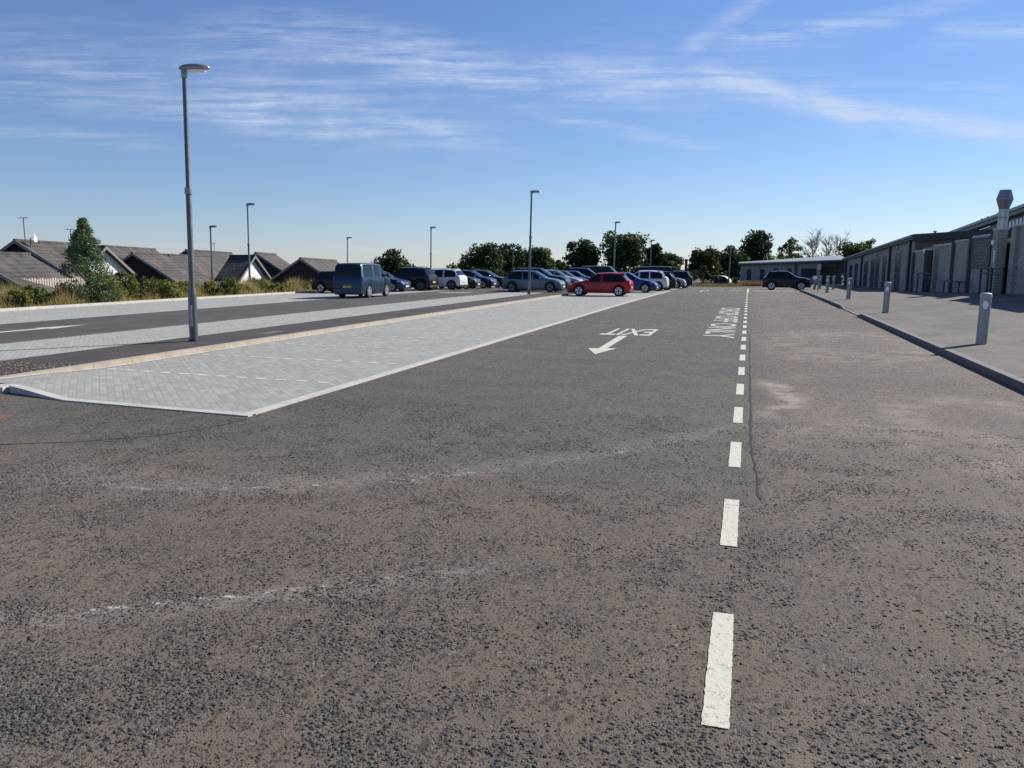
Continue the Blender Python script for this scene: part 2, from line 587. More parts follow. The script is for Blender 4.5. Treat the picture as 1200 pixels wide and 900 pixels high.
M_lf_olive = leaf('leaf_olive', (.06, .06, .014), (.15, .135, .035), .3)
M_lf_brown = leaf('leaf_brown', (.10, .05, .02), (.20, .115, .05), .25)
M_lf_shrub = leaf('leaf_shrub', (.07, .095, .022), (.24, .235, .07), .35)
M_lf_shrub2 = leaf('leaf_shrub_dark', (.045, .07, .02), (.155, .17, .05), .3)
M_grass = leaf('tall_grass', (.10, .105, .03), (.50, .38, .18), .35)
M_dry = leaf('dry_grass', (.12, .07, .035), (.32, .22, .12), .2)

# ------------------------------------------------------------------ ground, roads, pavements
def ground_sheet():
    xs = sorted(set([-700, -450, -300, -200, -140, -100, -75, -60, -50, -44] + [-40 + q for q in range(0, 13)] + list(range(-26, 5, 3)) + [5, 6, 7, 8, 9, 10, 11, 12, 14, 18, 24, 32, 45, 70, 100, 150, 250, 400, 700]))
    ys = sorted(set([-120, -60, -30, -10, 0, 10, 20, 26] + list(range(30, 112, 2)) + [116, 125, 140, 160, 200, 260, 350, 500, 800, 1300]))
    mb = MB(); vs = []
    for y in ys:
        for x in xs:
            vs.append((x, y, zg(x, y) - .07))
    w = len(xs)
    fs = [(i * w + j, i * w + j + 1, (i + 1) * w + j + 1, (i + 1) * w + j) for i in range(len(ys) - 1) for j in range(w - 1)]
    mb.add(vs, fs)
    o = mb.build('ground', M_ground); o['kind'] = 'structure'
    return o


ground_sheet()
PFX = -11.40          # front edge of the raised car-park platform
road = sheet('road', PFX, 3.99, -25, 80, 0.0, M_road, 2.5, 2)
sheet('verge_road', -60, PFX - .001, -25, 4.6, 0.0, M_road, 2.5, 6).name = 'side_road'

ZP = .10
path = sheet('footpath', -13.25, -11.42, 10.85, 84, ZP, M_path, 2.0, 1, thick=.2)
sheet('mulch_bed', -13.25, -11.42, 4.6, 10.85, lambda x, y: ZP + .015, M_mulch, .5, 4, thick=.2)
sheet('far_bay_paving', -16.27, -13.25, 4.6, 84, ZP + .002, M_pav2, 2.0, 1, thick=.2)
road2 = sheet('far_road', -21.8, -16.27, 4.6, 84, ZP, M_road2, 2.0, 1, thick=.2)
sheet('outer_bay_paving', lambda y: -27.85 - .035 * max(0, y - 22), -21.8, 4.6, 84, ZP + .002, M_pav2, 2.0, 1, thick=.2)
# pale edging line between road and outer bays
sheet('edging', -21.86, -21.72, 4.6, 84, ZP + .007, M_kerb_white, 2.0, 1)
sheet('edging', -16.33, -16.21, 4.6, 84, ZP + .007, M_kerb_grey, 2.0, 1)
sheet('edging', -13.30, -13.20, 10.85, 84, ZP + .007, M_kerb_grey, 2.0, 1)
xk = lambda y: -27.85 - .035 * max(0, y - 22)
sheet('kerb', lambda y: xk(y) - .16, xk, 4.6, 47, ZP + .11, M_kerb_white, 1.5, 1, thick=.2)
sheet('verge', lambda y: xk(y) - 4.6, lambda y: xk(y) - .16, 4.6, 84, lambda x, y: ZP + .06 - max(0, (xk(y) - 2.6 - x)) * .10, M_ground, 2.0, 3)
# near parking bay, edged in white; its left corner rises to the kerb
def bay_off(x, y):
    return .010 + .085 * sm((-8.9 - x) / 1.6) * sm((11.5 - y) / 2.5)
def front_y(x):
    if x > -9.0:
        return 8.12 + (-5.95 - x) / 3.05 * .22
    return 8.34 + (-9.0 - x) / 1.4 * .36
def bay_sheet2():
    mb = MB(); xs = [-5.95 - .1362 * k for k in range(0, 41)]
    yl = [8.7 + .35 * k for k in range(10)] + [12.2 + 2 * k for k in range(35)]
    vs = []
    rows = [None] + yl
    for r in rows:
        for x in xs:
            y = front_y(x) if r is None else max(r, front_y(x) + .02)
            vs.append((x, y, zg(x, y) + bay_off(x, y)))
    w = len(xs)
    mb.add(vs, [(i * w + j, i * w + j + 1, (i + 1) * w + j + 1, (i + 1) * w + j) for i in range(len(rows) - 1) for j in range(w - 1)])
    o = mb.build('parking_bay', M_pav); o['kind'] = 'structure'
    return o
bay = bay_sheet2()
# white edging of the bay along the road and across its front
sheet('bay_edging', -6.03, -5.86, 8.1, 62, .017, M_kerb_white, 2.0, 1, thick=.016)
def front_kerb():
    mb = MB(); n = 46
    rows = []
    for k in range(n + 1):
        x = -5.86 - (4.55) * k / n
        y = front_y(x); zt = bay_off(x, y) + .006 + zg(x, y)
        rows.append([(x, y - .10, -.05), (x, y - .10, zt), (x, y + .05, zt), (x, y + .05, -.05)])
    mb.rings(rows, cap=True)
    o = mb.build('front_kerb', M_kerb_white); o['kind'] = 'structure'
front_kerb()
def side_kerb():
    mb = MB()
    pts = [(-10.43, 8.66), (-11.2, 8.32), (-12.2, 7.95), (-13.6, 7.2), (-15.5, 5.8)]
    rows = []
    for i, (x, y) in enumerate(pts):
        zt = .115 if i else .09
        rows.append([(x, y - .16, -.05), (x, y - .15, zt), (x, y + .12, zt + .01), (x, y + .12, -.05)])
    mb.rings(rows)
    o = mb.build('kerb', M_kerb_white, bevel=.012); o['kind'] = 'structure'
side_kerb()
sheet('cream_kerb', -11.42, -11.24, 4.6, 49.5, .108, M_kerb_cream, 1.0, 1, thick=.2).name = 'kerb'
def cream_foot():   # strip of pale mortar at the kerb foot
    return sheet('kerb_foot', -11.245, -11.13, 4.6, 49.5, lambda x, y: bay_off(x, y) + .006, M_kerb_white, .5, 1)
cream_foot()
# bay dividers: short white blocks laid in rows
for k in range(-1, 20):
    y0 = 10.72 + 2.5 * k
    if y0 < 9: continue
    mb = MB()
    x = -6.35
    while x > -11.0:
        yc = y0 + (-6.1 - x) * .055
        z = [zg(q, yc) + bay_off(q, yc) + .005 for q in (x, x - .2)]
        mb.add([(x, yc, z[0]), (x, yc + .085, z[0]), (x - .2, yc + .085, z[1]), (x - .2, yc, z[1])], [(0, 1, 2, 3)])
        x -= .4
    mb.build('bay_line', M_whiteblock, bay)
# right-hand pavement with its kerb (dropped for a few metres)
def kz(x, y):
    return .125 - .10 * sm((y - 30.6) / 1.2) * sm((37.5 - y) / 1.4)
sheet('pavement', 4.13, 26, -25, 66, lambda x, y: kz(x, y) if x < 5.2 else .125, M_pave, 1.0, 12)
sheet('forecourt', 4.4, 26, 66, 110, .06, M_pave, 2.0, 8)
sheet('kerb', 3.99, 4.13, -25, 66, lambda x, y: kz(x, y) + .004, M_kerb_grey, .5, 1, thick=.3)

# ---- painted markings and joints are parts of the road
for k in range(34):
    y0 = 2.99 + 2.135 * k if k < 34 else 0
    y1 = y0 + 1.08
    if y1 > 64: break
    mb = MB(); wob = [random.uniform(-.006, .006) for _ in range(12)]
    n = 36 if k < 4 else (8 if k < 9 else 2); jt = .0028 if k < 4 else .002
    L = [(-.105 + random.uniform(-jt, jt), y0 + (y1 - y0) * i / n) for i in range(n + 1)]
    R_ = [(.005 + random.uniform(-jt, jt), y0 + (y1 - y0) * i / n) for i in range(n + 1)]
    vs = [(x, y, zg(x, y) + .005) for x, y in L + R_]
    mb.add(vs, [(i, i + n + 1, i + n + 2, i + 1) for i in range(n)])
    mb.build('line_dash', M_white, road)


def strip_line(name, pts, w, mat, parent, off=.004, jit=0.0):
    mb = MB(); vs = []
    for i, (x, y) in enumerate(pts):
        a = Vector(pts[max(0, i - 1)]); b = Vector(pts[min(len(pts) - 1, i + 1)])
        d = (b - a).normalized(); n = Vector((-d.y, d.x)) * w / 2 * random.uniform(1 - jit, 1 + jit)
        j = random.uniform(-jit, jit) * w * .5
        for s in (-1, 1):
            vs.append((x + n.x * s + j, y + n.y * s + j, zg(x, y) + off))
    mb.add(vs, [(2 * i, 2 * i + 1, 2 * i + 3, 2 * i + 2) for i in range(len(pts) - 1)])
    return mb.build(name, mat, parent)


def lerp_pts(a, b, n, amp=0.0):
    return [(a[0] + (b[0] - a[0]) * i / n + random.uniform(-amp, amp), a[1] + (b[1] - a[1]) * i / n + random.uniform(-amp, amp)) for i in range(n + 1)]


strip_line('joint_seam', lerp_pts((.16, 6.30), (.10, 8.6), 14, .006) + lerp_pts((.10, 8.8), (.09, 22), 40, .006), .022, M_seam, road, .003, .7)
arc = [(-11.2, 4.9), (-9.6, 5.15), (-8.4, 5.5), (-7.44, 5.98), (-6.77, 6.31), (-6.2, 6.79), (-5.95, 7.2), (-5.84, 7.6), (-5.80, 8.0)]
arc = [tuple(Vector(arc[i]).lerp(Vector(arc[i + 1]), q / 4)) for i in range(len(arc) - 1) for q in range(4)]
strip_line('joint_seam', arc, .028, M_seam, road, .003, .5)
# the big arrow and the word behind it, both meant for traffic coming the other way
mb = MB()
def flat(mb, poly):
    mb.add([(x, y, zg(x, y) + .006) for x, y in poly], [tuple(range(len(poly)))])
flat(mb, [(-3.05, 16.05), (-2.80, 17.35), (-3.01, 17.30), (-3.04, 20.55), (-3.26, 20.55), (-3.20, 17.26), (-3.43, 17.2)])
mb.build('arrow_mark', M_white, road)


def lettering(name, text, cx, cy, rot, w, h, mat, parent):
    cu = bpy.data.curves.new(name, 'FONT'); cu.body = text; cu.align_x = 'CENTER'; cu.align_y = 'CENTER'
    cu.resolution_u = 3; cu.offset = .014
    to = bpy.data.objects.new(name, cu); COL.objects.link(to)
    dg = bpy.context.evaluated_depsgraph_get()
    me = bpy.data.meshes.new_from_object(to.evaluated_get(dg))
    bpy.data.objects.remove(to); bpy.data.curves.remove(cu)
    co = np.array([v.co[:] for v in me.vertices])
    mn, mx = co.min(0), co.max(0)
    c, s = math.cos(rot), math.sin(rot)
    for v in me.vertices:
        a = ((v.co.x - mn[0]) / (mx[0] - mn[0]) - .5) * w; b_ = ((v.co.y - mn[1]) / (mx[1] - mn[1]) - .5) * h
        x = cx + a * c - b_ * s; y = cy + a * s + b_ * c
        v.co = (x, y, zg(x, y) + .006)
    me.materials.clear(); me.materials.append(mat)
    o = bpy.data.objects.new(name, me); COL.objects.link(o); o.parent = parent
    return o


lettering('lettering', 'EXIT', -3.17, 21.9, PI, 1.38, 2.2, M_white, road)
lettering('lettering', 'DROP OFF ONLY', -.70, 28.3, -PI / 2, 15.2, .82, M_white2, road)
# yellow markings where the lane ends
strip_line('yellow_line', lerp_pts((-.02, 60.5), (.0, 74), 8), .16, M_yellow, road, .006)
strip_line('yellow_line', lerp_pts((-1.5, 65.6), (-.35, 65.9), 3), .55, M_yellow, road, .006)
strip_line('yellow_line', lerp_pts((.35, 66.2), (3.8, 66.6), 5), 3.0, M_yellow2, road, .005)
mb = MB(); flat(mb, [(-3.6, 61.6), (-3.2, 64.6), (-3.0, 64.5), (-3.1, 66.5), (-3.3, 66.5), (-3.3, 64.7), (-3.75, 64.9)])
mb.build('arrow_mark', M_white2, road)
strip_line('line_dash', lerp_pts((-2.6, 65.9), (-1.9, 66.1), 2), .35, M_white2, road, .006)
# markings on the far road
def on_far(name, poly, mat):
    mb = MB(); mb.add([(x, y, zg(x, y) + ZP + .006) for x, y in poly], [tuple(range(len(poly)))]); mb.build(name, mat, road2)
on_far('arrow_mark', [(-19.2, 12.6), (-19.0, 12.6), (-18.95, 17.0), (-18.75, 17.0), (-19.1, 18.6), (-19.45, 17.0), (-19.25, 17.0)], M_white)
for k in range(4):
    on_far('marking_letter', [(-20.2 + k * .55, 48.6), (-19.85 + k * .55, 48.7), (-19.85 + k * .55, 50.6), (-20.2 + k * .55, 50.5)], M_white2)
mb = MB(); mb.add([(x, y, zg(x, y) + ZP + .006) for x, y in ((-12.3, 17.3), (-11.95, 17.3), (-11.95, 18.2), (-12.3, 18.2))], [(0, 1, 2, 3)])
mb.build('access_cover', M_kerb_grey, path)
# rusty drain cover at the road edge
dc = MB()
dc.box(-9.55, -8.72, 6.72, 7.22, 0, .008)
for i in range(7):
    for j in range(4):
        dc.box(-9.5 + i * .11, -9.43 + i * .11, 6.76 + j * .11, 6.83 + j * .11, .008, .02)
tag(dc.build('drain_cover', M_rust), 'rusty orange cast iron drain cover set in the road by the bay', 'drain cover')

# ------------------------------------------------------------------ street lamps
def street_lamp(x, y, zb, H, label, seg=.33, rad=(.1, .068, .05), lean=0.0, head=(1, 0), small=False):
    root = thing('street_lamp', (x, y, zb), 0, label, 'street lamp', 'street lamps around the car park')
    root.rotation_euler = (RT.y * lean * -1, RT.x * lean, 0)
    n = 14 if not small else 8
    mb = MB()
    hb = H * .175
    mb.lathe([(rad[0], -.05), (rad[0], hb), (rad[0] * .98, hb + .02), (rad[1], hb + .14), (rad[1] * .96, H * .56), (rad[2], H * .565), (rad[2] * .92, H - .04)], n)
    p = mb.build('pole', M_galv, root, True)
    mb = MB()
    mb.lathe([(rad[1] * 1.25, H * .555), (rad[1] * 1.3, H * .56), (rad[1] * 1.25, H * .578)], n)
    mb.build('collar', M_galv_d, root, True)
    if not small:
        mb = MB(); mb.box(-.05, .05, -rad[0] - .004, -rad[0] + .02, .35, .85)
        mb.build('access_door', M_galv_d, root, bevel=.004)
        mb = MB(); mb.lathe([(rad[0] * 1.35, -.04), (rad[0] * 1.25, .03), (rad[0] * 1.02, .05)], n); mb.build('base_collar', M_black, root, True)
    ang = math.atan2(head[1], head[0])
    Mx = Matrix.Translation((0, 0, H)) @ Matrix.Rotation(ang, 4, 'Z')
    mb = MB(); prof = [(-.10, .045, .05), (-.02, .085, .085), (.12, .125, .10), (.30, .15, .10), (.45, .125, .08), (.55, .06, .05), (.575, .02, .02)]
    rings = []
    for px_, w, h in prof:
        rings.append([Mx @ Vector((px_, w * math.cos(a), .03 + px_ * .05 + (h if math.sin(a) > 0 else h * .45) * math.sin(a))) for a in [2 * PI * k / 12 for k in range(12)]])
    mb.rings(rings)
    hd = mb.build('lamp_head', M_lampgrey, root, True)
    mb = MB(); rings = []
    for px_, w in ((.08, .06), (.2, .11), (.36, .11), (.47, .06)):
        rings.append([Mx @ Vector((px_, w * math.cos(a), -.018 + px_ * .05 + .035 * math.sin(a))) for a in [2 * PI * k / 10 for k in range(10)]])
    mb.rings(rings); mb.build('lamp_lens', M_whitelens, hd, True)
    mb = MB(); mb.lathe([(rad[2] * 1.3, H - .16), (rad[2] * 1.3, H - .02), (rad[2] * .8, H + .02)], 10); mb.build('spigot', M_lampgrey, root, True)
    return root


street_lamp(-12.47, 15.15, ZP, 6.10, 'tall grey steel street lamp nearest the camera, on the dark footpath', lean=.026, head=(1, .3), rad=(.098, .066, .052))
x, y = at(291.5, 53.5); street_lamp(x, y, zg(x, y) + .1, 6.12, 'grey street lamp on the shrub verge in front of the tiled bungalows', lean=.02, head=(1, .25))
street_lamp(-13.45, 47.9, zg(-13.5, 48) + ZP, 6.38, 'grey street lamp standing in front of the blue grey hatchback', lean=.022, head=(1, .3), rad=(.1, .075, .06))
def lamp_px(px, ytop, d, label, base=None, H=None):
    x, y = at(px, d); zb = zg(x, y)
    if x < -31: zb = max(zb, -2.6)
    street_lamp(x, y, zb, z_at(ytop, d) - zb, label, lean=.02, head=(1, .3), small=True, rad=(.1, .08, .065))
lamp_px(504.5, 267, 78, 'thin street lamp rising behind the white sport utility car, against open sky')
lamp_px(719, 261, 79, 'grey street lamp rising directly behind the red hatchback')
lamp_px(761.5, 282, 104, 'street lamp in front of the tree right of the tallest dark tree')
lamp_px(600.5, 288, 112, 'street lamp in front of the pair of round trees behind the parked cars')
lamp_px(854.5, 289, 99, 'street lamp beside the curved roof shelter at the far end')
lamp_px(406.5, 279, 92, 'distant thin street lamp above the brown roof behind the blue van')
lamp_px(247, 266, 62, 'thin street lamp standing among the bungalow roofs left of centre')
lamp_px(693, 305, 125, 'small far street lamp in front of the conical dark tree')
lamp_px(785.5, 304, 125, 'small far street lamp above the dark van in the near row')

# ------------------------------------------------------------------ bollards
def bollard():
    root = thing('bollard_light', (5.02, 19.4, zg(5.02, 19.4) + .125), 0, 'grey bollard light nearest the camera on the right pavement', 'bollard', 'grey bollard lights along the pavement')
    root.rotation_euler = (0, .012, 0)
    r = .110; H = 1.07; n = 28
    mb = MB()
    mb.lathe([(r * 1.0, -.05), (r, 0), (r, H - .03)], n); post = mb.build('post', M_bollard, root, True)
    mb = MB(); mb.lathe([(r * 1.07, H - .032), (r * 1.08, H + .035), (r * 1.0, H + .055), (r * .6, H + .075), (.01, H + .08)], n)
    mb.build('cap', M_lampgrey, root, True)
    a0 = math.radians(-100)
    mb = MB(); vs = []; K = 20
    for ring in (1.0, .55, .02):
        for k in range(K):
            q = 2 * PI * k / K
            da = math.cos(q) * .062 * ring / r; dz = math.sin(q) * .095 * ring
            rr = r + (.004 if ring > .9 else (.012 if ring > .3 else .016))
            vs.append((rr * math.cos(a0 + da), rr * math.sin(a0 + da), H - .19 + dz))
    fs = []
    for i in range(2):
        for k in range(K):
            fs.append((i * K + k, i * K + (k + 1) % K, (i + 1) * K + (k + 1) % K, (i + 1) * K + k))
    mb.add(vs, fs); lens = mb.build('lamp_lens', M_whitelens, root, True)
    mb = MB(); rings = []
    for k in range(K + 1):
        q = 2 * PI * k / K
        ring = []
        for rr, s in ((r - .004, 1.0), (r + .014, 1.02), (r + .014, 1.14), (r - .004, 1.16)):
            da = math.cos(q) * .062 * s / r; dz = math.sin(q) * .095 * s
            ring.append((rr * math.cos(a0 + da), rr * math.sin(a0 + da), H - .19 + dz))
        rings.append(ring)
    mb.rings(rings, cap=False); mb.build('bezel', M_bollard, lens, True)
    mb = MB(); mb.lathe([(r * 1.12, -.02), (r * 1.12, .012), (r * 1.0, .016)], n); mb.build('base_ring', M_galv_d, root, True)
    return root


b0 = bollard()
for (x, y, lab) in ((4.97, 31.8, 'grey bollard light second nearest the camera along the pavement kerb'),
                    (5.08, 44.3, 'grey bollard light third along the kerb, before the dropped kerb end'),
                    (5.18, 57.2, 'small grey bollard light beside the thin sign post at the far pavement end'),
                    (6.95, 71.5, 'distant bollard light right of the sign post, near the navy entrance door'),
                    (5.35, 70.0, 'distant bollard light at the nose of the black car by the entrance'),
                    (6.1, 74.0, 'tiny distant bollard light just right of the sign post, by the entrance')):
    dup(b0, (x, y, zg(x, y) + (.125 if y < 66 else .06)), lab)

# sign post
sp = thing('sign_post', (4.78, 59.6, zg(4.78, 59.6) + .12), 0, 'thin grey sign post with a small narrow plate at the pavement end', 'sign post')
mb = MB(); mb.lathe([(.04, -.05), (.04, 1.98)], 8); mb.build('pole', M_galv_d, sp, True)
mb = MB(); mb.box(-.12, .12, -.055, -.042, 1.55, 1.98); mb.build('sign_plate', M_lampgrey, sp, bevel=.004)
mb = MB(); mb.box(-.38, -.1, -.06, -.045, .9, 1.12); mb.build('sign_plate', M_whitelens, sp, bevel=.004)

# ------------------------------------------------------------------ cars
def car(loc, rz, label, L, W, H, body_mat, style='hatch', cat='car', rim='alloy', group='cars parked in the car park', name='parked_car', doors=5):
    """nose along local +x"""
    root = thing(name, loc, rz, label, cat, group)
    w2 = W / 2
    suv = style in ('suv',)
    van = style == 'van'
    sill = .23 if not suv else .27
    ra = .335 if not (suv or van) else .365          # wheel radius
    xf = L / 2 - (.80 if not van else .88); xr = -L / 2 + (.72 if style != 'estate' else .86)
    if van: xr = -L / 2 + .98
    belt = H * (.605 if not van else .60)
    # side outline of the top: (x, z) from tail to nose
    if style == 'hatch':
        top = [(0, .50), (.008, .56), (.02, .66), (.055, .70), (.135, .93), (.19, .985), (.34, 1.0), (.52, .975), (.70, .69), (.74, .655), (.86, .60), (.955, .52), (.985, .42), (1, .36)]
        gl = (.055, .135, .52, .70); cab = (.10, .665); pil = [(.335, .36), (.505, .535)] if doors == 5 else [(.43, .465)]
    elif style == 'suv':
        top = [(0, .48), (.006, .56), (.016, .64), (.045, .69), (.10, .90), (.14, .965), (.30, 1.0), (.52, .985), (.69, .715), (.725, .685), (.88, .64), (.965, .55), (.988, .44), (1, .38)]
        gl = (.045, .10, .52, .69); cab = (.085, .655); pil = [(.30, .325), (.485, .515)]
    elif style == 'saloon':
        top = [(0, .48), (.008, .55), (.02, .66), (.10, .70), (.17, .72), (.30, .955), (.38, 1.0), (.52, .985), (.70, .70), (.74, .67), (.88, .60), (.955, .52), (.985, .42), (1, .36)]
        gl = (.17, .30, .52, .70); cab = (.235, .665); pil = [(.36, .385), (.50, .53)]
    else:  # van
        top = [(0, .44), (.006, .50), (.012, .60), (.022, .635), (.05, .955), (.085, .99), (.40, 1.0), (.62, .985), (.665, .965), (.80, .665), (.83, .62), (.93, .535), (.975, .44), (.99, .34), (1, .28)]
        gl = (.022, .05, .665, .80); cab = (.075, .765); pil = [(.37, .40), (.60, .63)]
    X = lambda q: -L / 2 + q * L

    def ztop(q):
        for (a, za), (b_, zb) in zip(top, top[1:]):
            if a <= q <= b_:
                t_ = (q - a) / (b_ - a)
                return (za + (zb - za) * t_) * H
        return top[-1][1] * H
    qs = set(q for q, _ in top) | set(cab) | set(q for p_ in pil for q in p_)
    for xc in (xf, xr):
        for k in range(9):
            qs.add((xc + (ra + .055) * math.cos(PI * k / 8) + L / 2) / L)
    qs |= {.29, .24, .45, .575, .62}
    qs = sorted(q for q in qs if 0 <= q <= 1)
    qq = [qs[0]]
    for q in qs[1:]:
        if q - qq[-1] > .0035: qq.append(q)
    qs = qq
    roofw = .74 if not van else .84

    def col(q):
        x = X(q)
        zb = sill
        for xc in (xf, xr):
            dx = abs(x - xc); R_ = ra + .055
            if dx <= R_ + 1e-4:
                zb = max(zb, ra + math.sqrt(max(0, R_ * R_ - dx * dx)))
        if q < .03: zb = max(zb, sill + .06)
        if q > .96: zb = max(zb, sill - .02)
        tp = 1 - (.10 * max(0, (q - .86) / .14) ** 2 + (.20 if not van else .22) * max(0, (q - .955) / .045) ** 2) - .05 * max(0, (.12 - q) / .12) ** 2 - .04 * max(0, (.02 - q) / .02)
        w = w2 * tp
        zt = ztop(q)
        zb = min(zb, zt - .1)
        z2 = min(belt + .03 * (0.5 - q), zt - .085)
        z1 = zb + (z2 - zb) * .45
        zw = max(z2 + .03, zt - .085) if zt > belt + .12 else z2 + (zt - z2) * .45
        z4 = zt - .022
        def wy(z):
            return w * (.985 - (.985 - roofw) * max(0, (z - belt) / (H - belt)) ** .9)
        y1 = w * 1.0
        hood = zt <= belt + .12
        y4 = wy(z4) * (.97 if hood else .955)
        crown = .03 * (1 - abs(q - .4))
        return [(x, w * .955, zb), (x, y1, z1), (x, w * .992, z2 - .05 if z2 - .05 > z1 else z1 + .01), (x, w * .975 if not hood else w * .965, z2), (x, wy(zw) if not hood else w * .945, zw), (x, y4, z4), (x, y4 * .62, zt + crown * .7), (x, 0, zt + crown)]
    cols = [col(q) for q in qs]
    n = len(cols[0])
    body = MB(); parts = {'windscreen': MB(), 'rear_window': MB(), 'side_window_l': MB(), 'side_window_r': MB()}

    def quad(mb, pts):
        mb.add(pts, [(0, 1, 2, 3)])
    for side in (1, -1):
        C_ = [[(x, y * side, z) for x, y, z in c] for c in cols]
        for i in range(len(C_) - 1):
            qm = (qs[i] + qs[i + 1]) / 2
            for j in range(n - 1):
                pts = [C_[i][j], C_[i + 1][j], C_[i + 1][j + 1], C_[i][j + 1]]
                tgt = body
                if j == 3 and cab[0] < qm < cab[1] and not any(a < qm < b_ for a, b_ in pil) and ztop(qm) > belt + .12:
                    if van and qm < .0:
                        pass
                    else:
                        tgt = parts['side_window_l' if side > 0 else 'side_window_r']
                if j in (5, 6):
                    if gl[2] < qm < gl[3]: tgt = parts['windscreen']
                    if gl[0] < qm < gl[1]: tgt = parts['rear_window']
                quad(tgt, pts)
    for c in (cols[0], cols[-1]):
        ring = [(x, y, z) for x, y, z in c] + [(x, -y, z) for x, y, z in reversed(c[:-1])]
        body.add(ring, [tuple(range(len(ring)))])
    def weld(mb, name, mat, smooth=True):
        me = bpy.data.meshes.new(name); me.from_pydata(mb.v, [], mb.f)
        bm = bmesh.new(); bm.from_mesh(me)
        bmesh.ops.remove_doubles(bm, verts=bm.verts[:], dist=.0008)
        bmesh.ops.recalc_face_normals(bm, faces=bm.faces[:])
        bm.to_mesh(me); bm.free()
        me.polygons.foreach_set('use_smooth', [True] * len(me.polygons)); me.set_sharp_from_angle(angle=math.radians(33))
        me.materials.append(mat)
        o = bpy.data.objects.new(name, me); COL.objects.link(o); o.parent = root
        return o
    weld(body, 'body', body_mat)
    weld(parts['windscreen'], 'windscreen', M_carglass)
    weld(parts['rear_window'], 'rear_window', M_carglass)
    weld(parts['side_window_l'], 'side_window', M_carglass)
    weld(parts['side_window_r'], 'side_window', M_carglass)
    # underbody and wheel wells
    mb = MB(); mb.box(-L / 2 + .12, L / 2 - .12, -w2 * .9, w2 * .9, sill - .04, sill + .08)
    for xc in (xf, xr):
        mb.box(xc - ra - .04, xc + ra + .04, -w2 * .72, w2 * .72, sill, ra * 2 + .04)
    mb.box(-L / 2 + .02, -L / 2 + .2, -w2 * .82, w2 * .82, sill - .02, sill + .12)
    mb.box(L / 2 - .22, L / 2 - .01, -w2 * .72, w2 * .72, sill - .05, sill + .15)
    mb.build('underbody', M_trim, root)
    # wheels
    rm = M_alloy if rim == 'alloy' else M_alloy_d
    for xc in (xf, xr):
        for s in (1, -1):
            yo = s * (w2 - .015)
            mb = MB(); rings = []
            for (rr, yy) in ((ra * .66, 0), (ra * .94, 0), (ra, .03), (ra, .17), (ra * .94, .2), (ra * .5, .2)):
                rings.append([(xc + rr * math.cos(2 * PI * k / 24), yo - s * yy, ra + rr * math.sin(2 * PI * k / 24)) for k in range(24)])
            mb.rings(rings)
            wh = mb.build('wheel', M_rubber, root, True)
            mb = MB()
            for k in range(5):
                a = 2 * PI * k / 5 + .3
                d = Vector((math.cos(a), 0, math.sin(a))); p = Vector((-math.sin(a), 0, math.cos(a)))
                c0 = Vector((xc, yo + s * .004, ra))
                pts = [c0 + p * .045, c0 - p * .045, c0 + d * ra * .63 - p * .065, c0 + d * ra * .63 + p * .065]
                mb.add([q for q in pts] + [q - Vector((0, s * .03, 0)) for q in pts], [(0, 1, 2, 3), (4, 7, 6, 5), (0, 4, 5, 1), (1, 5, 6, 2), (2, 6, 7, 3), (3, 7, 4, 0)])
            rings = []
            for (rr, yy) in ((ra * .60, .006), (ra * .68, .008), (ra * .68, -.02), (ra * .6, -.02)):
                rings.append([(xc + rr * math.cos(2 * PI * k / 24), yo + s * yy, ra + rr * math.sin(2 * PI * k / 24)) for k in range(24)])
            mb.rings(rings + [rings[0]], cap=False)
            mb.build('rim', rm, wh, True)
    # lights, plates, mirrors, bumpers
    def slab(name, pts, nrm, th, mat):
        mb = MB(); nv = Vector(nrm).normalized() * th; k = len(pts)
        lo = [Vector(p) - nv * .8 for p in pts]; hi = [Vector(p) + nv for p in pts]
        mb.add(lo + hi, [tuple(range(k)), tuple(range(k, 2 * k))] + [(i, (i + 1) % k, (i + 1) % k + k, i + k) for i in range(k)])
        return mb.build(name, mat, root, bevel=.004)
    for s in (1, -1):
        # headlight wraps round the corner
        q0, q1 = .925, .985
        zc = H * (.46 if not van else .41); hh = .075 if not van else .12
        def wq(q): return w2 * (1 - .10 * max(0, (q - .86) / .14) ** 2 - (.20 if not van else .22) * max(0, (q - .955) / .045) ** 2)
        pts = [(X(.915), s * wq(.915) * .985, zc + hh * .9), (X(.915), s * wq(.915) * .99, zc + hh * .2), (X(.972), s * wq(.972) * .985, zc - hh * .6), (X(.992), s * wq(.992) * .74, zc - hh * .7), (X(.985), s * wq(.985) * .72, zc + hh * .15), (X(.962), s * wq(.962) * .92, zc + hh * .7)]
        slab('headlight', pts, (.7, s * .7, .2), .012, M_lens)
        # tail light
        if style == 'saloon':
            pts = [(X(.004), s * w2 * .90, H * .50), (X(.012), s * w2 * .93, H * .62), (X(.055), s * w2 * .975, H * .62), (X(.05), s * w2 * .98, H * .54)]
        elif van:
            pts = [(X(.004), s * w2 * .86, H * .36), (X(.016), s * w2 * .86, H * .60), (X(.04), s * w2 * .965, H * .62), (X(.035), s * w2 * .985, H * .36)]
        else:
            pts = [(X(.006), s * w2 * .80, H * .53), (X(.03), s * w2 * .78, H * .66), (X(.065), s * w2 * .955, H * .66), (X(.05), s * w2 * .975, H * .54)]
        slab('tail_light', pts, (-.75, s * .65, .1), .02, M_red)
        # mirror
        xm = X(gl[3] - .045 if not van else gl[3] - .03); zm = belt + .07
        mb = MB(); rings = []
